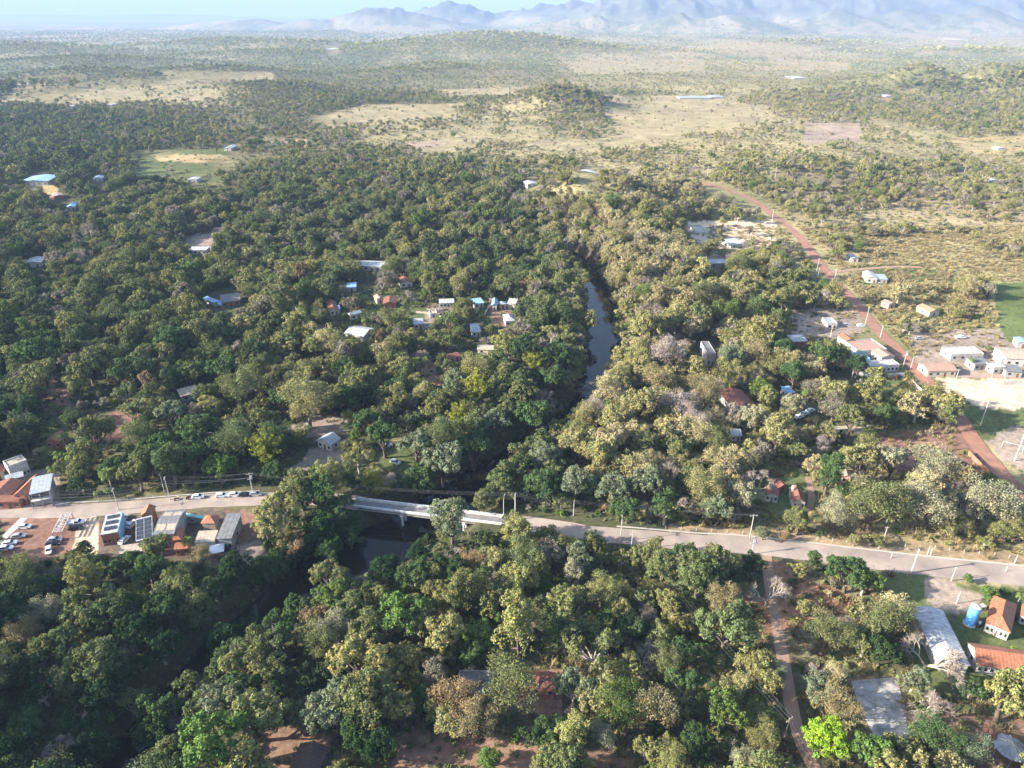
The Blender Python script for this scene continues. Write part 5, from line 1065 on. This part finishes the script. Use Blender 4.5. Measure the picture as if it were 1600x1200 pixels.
# ---- things: every hero plant with its parts
SHAPE = dict(dome='round', umbrella='spreading', tall='upright', loose='open', feather='fine leaved', bare='', palm='', bamboo='')
ORD = ['nearest', 'second', 'third', 'fourth', 'fifth', 'sixth', 'seventh', 'eighth', 'ninth', 'tenth', 'eleventh', 'twelfth', 'thirteenth', 'fourteenth', 'fifteenth', 'sixteenth', 'seventeenth', 'eighteenth']
bins = {}
for h in HERO:
    best = min(LM, key=lambda l: math.hypot(l[0] - h[7], (l[1] - h[8]) * 1.15)); dx = h[7] - best[0]; dy = h[8] - best[1]
    rel = ('right of' if dx > 0 else 'left of') if abs(dx) > abs(dy) else ('in front of' if dy > 0 else 'behind')
    base = {'tree': '%s %s tree' % (SHAPE[h[3]], h[5]), 'leafless_tree': 'leafless grey twiggy tree', 'palm_tree': 'feathery palm', 'bamboo_clump': 'yellow green arching bamboo clump'}[h[6]]
    bins.setdefault((base, rel, best[2]), []).append((math.hypot(dx, dy), id(h)))
LBL = {}
for (base, rel, ph), L in bins.items():
    L.sort()
    for k, (_, i) in enumerate(L): LBL[i] = '%s %s %s' % (base, rel, ph) if len(L) == 1 else '%s %s %s %s' % (ORD[min(k, 17)] + ('' if k == 0 else ' nearest'), base, rel, ph)
for h in HERO:
    x, y, R_, kind, tint, wd, nm, px, py, _r = h; g = float(H(x, y)); a = random.uniform(0, 6.28); lab = LBL[id(h)]
    if kind in CR:
        j = random.randrange(3); t = empty(nm, (x, y, g), a, (R_, R_, R_ * random.uniform(.9, 1.15))); parts = [('crown', CR[kind][j]), ('trunk', TR[kind][j])]; cat, grp = 'tree', 'leafy trees of the woods'
    elif kind == 'bare':
        j = random.randrange(4); t = empty(nm, (x, y, g), a, (R_, R_, R_)); parts = [('trunk', BARE[j][0]), ('twigs', BARE[j][1])]; cat, grp = 'bare tree', 'leafless trees'
    elif kind == 'palm':
        s = R_ / 3.0; t = empty(nm, (x, y, g), a, (s, s, s)); j = random.randrange(2); parts = [('trunk', PALM[j][0]), ('fronds', PALM[j][1])]; cat, grp = 'palm', 'palms'
    else:
        t = empty(nm, (x, y, g), a, (R_, R_, R_)); j = random.randrange(2); parts = [('canes', BAMB[j][0]), ('leaves', BAMB[j][1])]; cat, grp = 'bamboo', 'bamboo clumps'
    tag(t, lab, cat, grp)
    for pn, me in parts:
        o = bpy.data.objects.new(pn, me); COL.objects.link(o); o.parent = t; o['tint'] = [float(tint[0]), float(tint[1]), float(tint[2])]
# ---- the uncountable rest of the woods: one scattered object
def scatter(name, label, protos, P_, idx, rot, scl, tint):
    coll = bpy.data.collections.new(name + '_kinds')
    for i, (nm, me) in enumerate(protos): o = bpy.data.objects.new('%02d_%s' % (i, nm), me); coll.objects.link(o)
    me = bpy.data.meshes.new(name); me.vertices.add(len(P_)); me.vertices.foreach_set('co', np.asarray(P_, np.float32).ravel())
    a = me.attributes.new('idx', 'INT', 'POINT'); a.data.foreach_set('value', np.asarray(idx, np.int32))
    a = me.attributes.new('rot', 'FLOAT_VECTOR', 'POINT'); a.data.foreach_set('vector', np.asarray(rot, np.float32).ravel())
    a = me.attributes.new('scl', 'FLOAT_VECTOR', 'POINT'); a.data.foreach_set('vector', np.asarray(scl, np.float32).ravel())
    a = me.attributes.new('tint', 'FLOAT_COLOR', 'POINT'); c = np.ones((len(P_), 4), np.float32); c[:, :3] = tint; a.data.foreach_set('color', c.ravel())
    o = bpy.data.objects.new(name, me); COL.objects.link(o); tag(o, label, kind='stuff')
    ng = bpy.data.node_groups.new(name, 'GeometryNodeTree'); ng.interface.new_socket('Geometry', in_out='INPUT', socket_type='NodeSocketGeometry'); ng.interface.new_socket('Geometry', in_out='OUTPUT', socket_type='NodeSocketGeometry')
    gi = ng.nodes.new('NodeGroupInput'); go = ng.nodes.new('NodeGroupOutput'); ip = ng.nodes.new('GeometryNodeInstanceOnPoints'); ci = ng.nodes.new('GeometryNodeCollectionInfo')
    ci.inputs['Collection'].default_value = coll; ci.inputs['Separate Children'].default_value = True; ci.inputs['Reset Children'].default_value = True
    def na(nm, ty): q = ng.nodes.new('GeometryNodeInputNamedAttribute'); q.data_type = ty; q.inputs['Name'].default_value = nm; return [s for s in q.outputs if s.enabled and s.name == 'Attribute'][0]
    L = ng.links.new; L(gi.outputs[0], ip.inputs['Points']); L(ci.outputs[0], ip.inputs['Instance']); ip.inputs['Pick Instance'].default_value = True
    L(na('idx', 'INT'), ip.inputs['Instance Index']); L(na('rot', 'FLOAT_VECTOR'), ip.inputs['Rotation']); L(na('scl', 'FLOAT_VECTOR'), ip.inputs['Scale']); L(ip.outputs[0], go.inputs[0])
    md = o.modifiers.new('scatter', 'NODES'); md.node_group = ng; return o
def joined(V1, F1, m1, V2, F2, m2, vy2, nm):
    V = np.vstack([V1, V2]); F = np.vstack([F1, F2 + len(V1)]); mi = np.r_[np.zeros(len(F1)), np.ones(len(F2))]; vy = np.vstack([np.ones((len(F1), 3)), vy2]); return npmesh(nm, V, F, [m1, m2], mi, vy)
protos = []
for lvl, (nf, sf) in enumerate([(3800, 1.02), (600, 2.2), (140, 3.9)]):
    for ki, k in enumerate(KINDS):
        for s in range(3 if lvl == 0 else 2):
            V, F, vy, B = crown(300 + 40*ki + s + lvl*7, k, nf, .088 * sf * (.8 if k == 'feather' and lvl == 0 else 1)); 
            if lvl == 0: tV, tF = trunk(300 + 40*ki + s, B, k)
            else: tV, tF = tubes([((0,0,-.1), (0,0,.9), .09, .05)], 4)
            protos.append((lvl, k, joined(tV, tF, M['bark'] if k != 'loose' else M['palebark'], V, F, M['leaf'], vy, 'woodland_tree')))
nb0 = len(protos)
for s in range(2): V, F, V2, F2 = bare(950 + s, 1100, .3); protos.append((0, 'bare', joined(V, F, M['palebark'], V2, F2, M['twig'], np.ones((len(F2), 3)), 'woodland_bare_tree')))
look = {}
for i, (lvl, k, me) in enumerate(protos): look.setdefault((lvl, k), []).append(i)
sel = ~isH; lv = np.where(Y < 700, 0, np.where(Y < 1650, 1, 2)); idx = np.array([(rng.choice(look[(0, 'bare')]) if bareq[i] and Y[i] < 1600 else rng.choice(look[(lv[i], KINDS[KI[i]])])) for i in range(N)])
TI[bareq & (Y < 1600)] = (.27, .225, .185)
rot = np.stack([RNG.normal(0, .05, N), RNG.normal(0, .05, N), RNG.uniform(0, 6.28, N)], 1); zs = np.where(Y > 1650, .75, 1.0) * SZ; scl = np.stack([Rr, Rr * RNG.uniform(.85, 1.15, N), Rr * zs], 1)
scatter('woodland', 'mixed dry forest and savanna trees reaching to the horizon', [(k, me) for l, k, me in protos], np.stack([X, Y, Zg - .1], 1)[sel], idx[sel], rot[sel], scl[sel], TI[sel])
print('woodland trees', sel.sum(), 'named', len(HERO))
# ---- undergrowth, shrubs and grass
def under(y0, y1, sp, seed, r0, r1, pexp, gap=0):
    rng = np.random.default_rng(seed); xm = .78 * y1 + 60; X, Y = np.meshgrid(np.arange(-xm, xm, sp), np.arange(y0, y1, sp)); X = (X + rng.uniform(-.5,.5,X.shape)*sp).ravel(); Y = (Y + rng.uniform(-.5,.5,Y.shape)*sp).ravel()
    m = abs(X) < .78 * Y + 60; X = X[m]; Y = Y[m]; px, py, _ = toPix(X, Y, 0.0); D = mapval(DMa, px, np.minimum(py, 1200)); W = mapval(WMa, px, np.minimum(py, 1200)); n = fbm(X / 22, Y / 26, 3, 55)
    keep = rng.random(X.shape) < np.clip(pexp(D, n), 0, 1); X, Y, D, W = X[keep], Y[keep], D[keep], W[keep]; Rr = r0 + (r1 - r0) * rng.random(X.shape)**2
    dens = rng.random(X.shape) * .8; ok, px, py, Zg, *_ = allowed(X, Y, Rr, .6, dens, 0); return X[ok], Y[ok], Rr[ok], D[ok], W[ok], Zg[ok]
bp = []
for s in range(4): V, F, vy, B = crown(700 + s, 'small', 300, .24); V[:, 2] *= .9; bp.append(('shrub', npmesh('shrub', V, F, [M['leaf']], None, vy)))
U = [under(60, 420, 2.2, 21, .7, 2.3, lambda D, n: .35 + .5 * n + .35 * D), under(420, 1000, 4.4, 22, .8, 2.6, lambda D, n: .25 + 1.1 * (n - .3)), under(1000, 2100, 7, 23, 1.2, 3.0, lambda D, n: 1.1 * (n - .2)), under(2100, 4200, 15, 24, 1.8, 4.2, lambda D, n: 1.2 * (n - .25))]
X, Y, Rr, D, W, Zg = [np.concatenate(v) for v in zip(*U)]; n = len(X)
TI = np.array([tint_for(min(1, wv * (.9 if d > .6 else 1.15)), rng) for wv, d in zip(W, D)]); scatter('undergrowth', 'low shrubs and undergrowth between the trees and over the dry savanna', bp, np.stack([X, Y, Zg - .15], 1), RNG.integers(0, 4, n), np.stack([np.zeros(n), np.zeros(n), RNG.uniform(0, 6.28, n)], 1), np.stack([Rr, Rr, Rr * RNG.uniform(.6, 1.2, n)], 1), TI)
print('shrubs', n)
gp = []
for s in range(3):
    r_ = np.random.default_rng(s); k = 46; a = r_.uniform(0, 6.28, k); q = r_.uniform(0, .5, k); B0 = np.stack([np.cos(a)*q, np.sin(a)*q, np.zeros(k)], 1); D_ = np.stack([np.cos(a)*.5, np.sin(a)*.5, np.ones(k)], 1) + r_.normal(scale=.25, size=(k, 3)); L = r_.uniform(.6, 1.2, k)[:, None]
    Wd = np.stack([-np.sin(a), np.cos(a), np.zeros(k)], 1) * .05; V = np.stack([B0 - Wd, B0 + Wd, B0 + D_*L + Wd*.3, B0 + D_*L - Wd*.3], 1).reshape(-1, 3); gp.append(('tuft', npmesh('tuft', V, np.arange(4*k).reshape(-1, 4), [M['leaf']], None, np.ones((k, 3)) * r_.uniform(.7, 1.25, (k, 1)))))
def grass():
    rg = np.random.default_rng(77); X = rg.uniform(-130, 420, 60000); Y = rg.uniform(90, 560, 60000); px, py, _ = toPix(X, Y, 0); Dm = mapval(DMa, px, np.minimum(py, 1200)); Wm = mapval(WMa, px, np.minimum(py, 1200))
    n = fbm(X / 14, Y / 16, 3, 66); k = (px < 1700) & (py < 1250) & (rg.random(len(X)) < np.clip((Wm - .42) * 1.6 + (n - .5) * 1.2 + .15, 0, 1)); X, Y = X[k], Y[k]; px, py = px[k], py[k]
    ok, *_ , = allowed(X, Y, np.full(X.shape, .5), .5, np.full(X.shape, .02), 0)[:1] , 0
    ok = ok[0]; return X[ok], Y[ok], n[k][ok]
X, Y, nn = grass(); n = len(X); Zg = H(X, Y); px, py, _ = toPix(X, Y, 0); redz = inpoly(px, py, [(1130,870),(1440,890),(1300,1000),(1240,1200),(1130,1100)])
TI = np.where(redz[:, None], np.array([.20,.13,.08]), np.array([.30,.24,.12])) * RNG.uniform(.6, 1.2, (n, 1)); s = RNG.uniform(.8, 1.9, n)
scatter('dry_grass', 'tall dry grass tufts on the open ground of the right bank', gp, np.stack([X, Y, Zg], 1), RNG.integers(0, 3, n), np.stack([np.zeros(n), np.zeros(n), RNG.uniform(0, 6.28, n)], 1), np.stack([s, s, s * RNG.uniform(.5, 1, n)], 1), TI)
print('tufts', n)

# ------------------------------------------------------------------ haze
hz = MB().box(-50000, 50000, -50000, 50000, -45, 1000).build('haze', M['wire']); hz.data.materials.clear()
hm = bpy.data.materials.new('haze_air'); hm.use_nodes = True; hn = hm.node_tree; hn.nodes.clear(); ho = hn.nodes.new('ShaderNodeOutputMaterial'); hv = hn.nodes.new('ShaderNodeVolumePrincipled')
hv.inputs['Color'].default_value = (.33,.46,.72,1); hv.inputs['Density'].default_value = 8.5e-5; hv.inputs['Anisotropy'].default_value = .0
hn.links.new(hv.outputs[0], ho.inputs['Volume']); hz.data.materials.append(hm); tag(hz, 'pale blue haze in the air over the plain', kind='stuff')
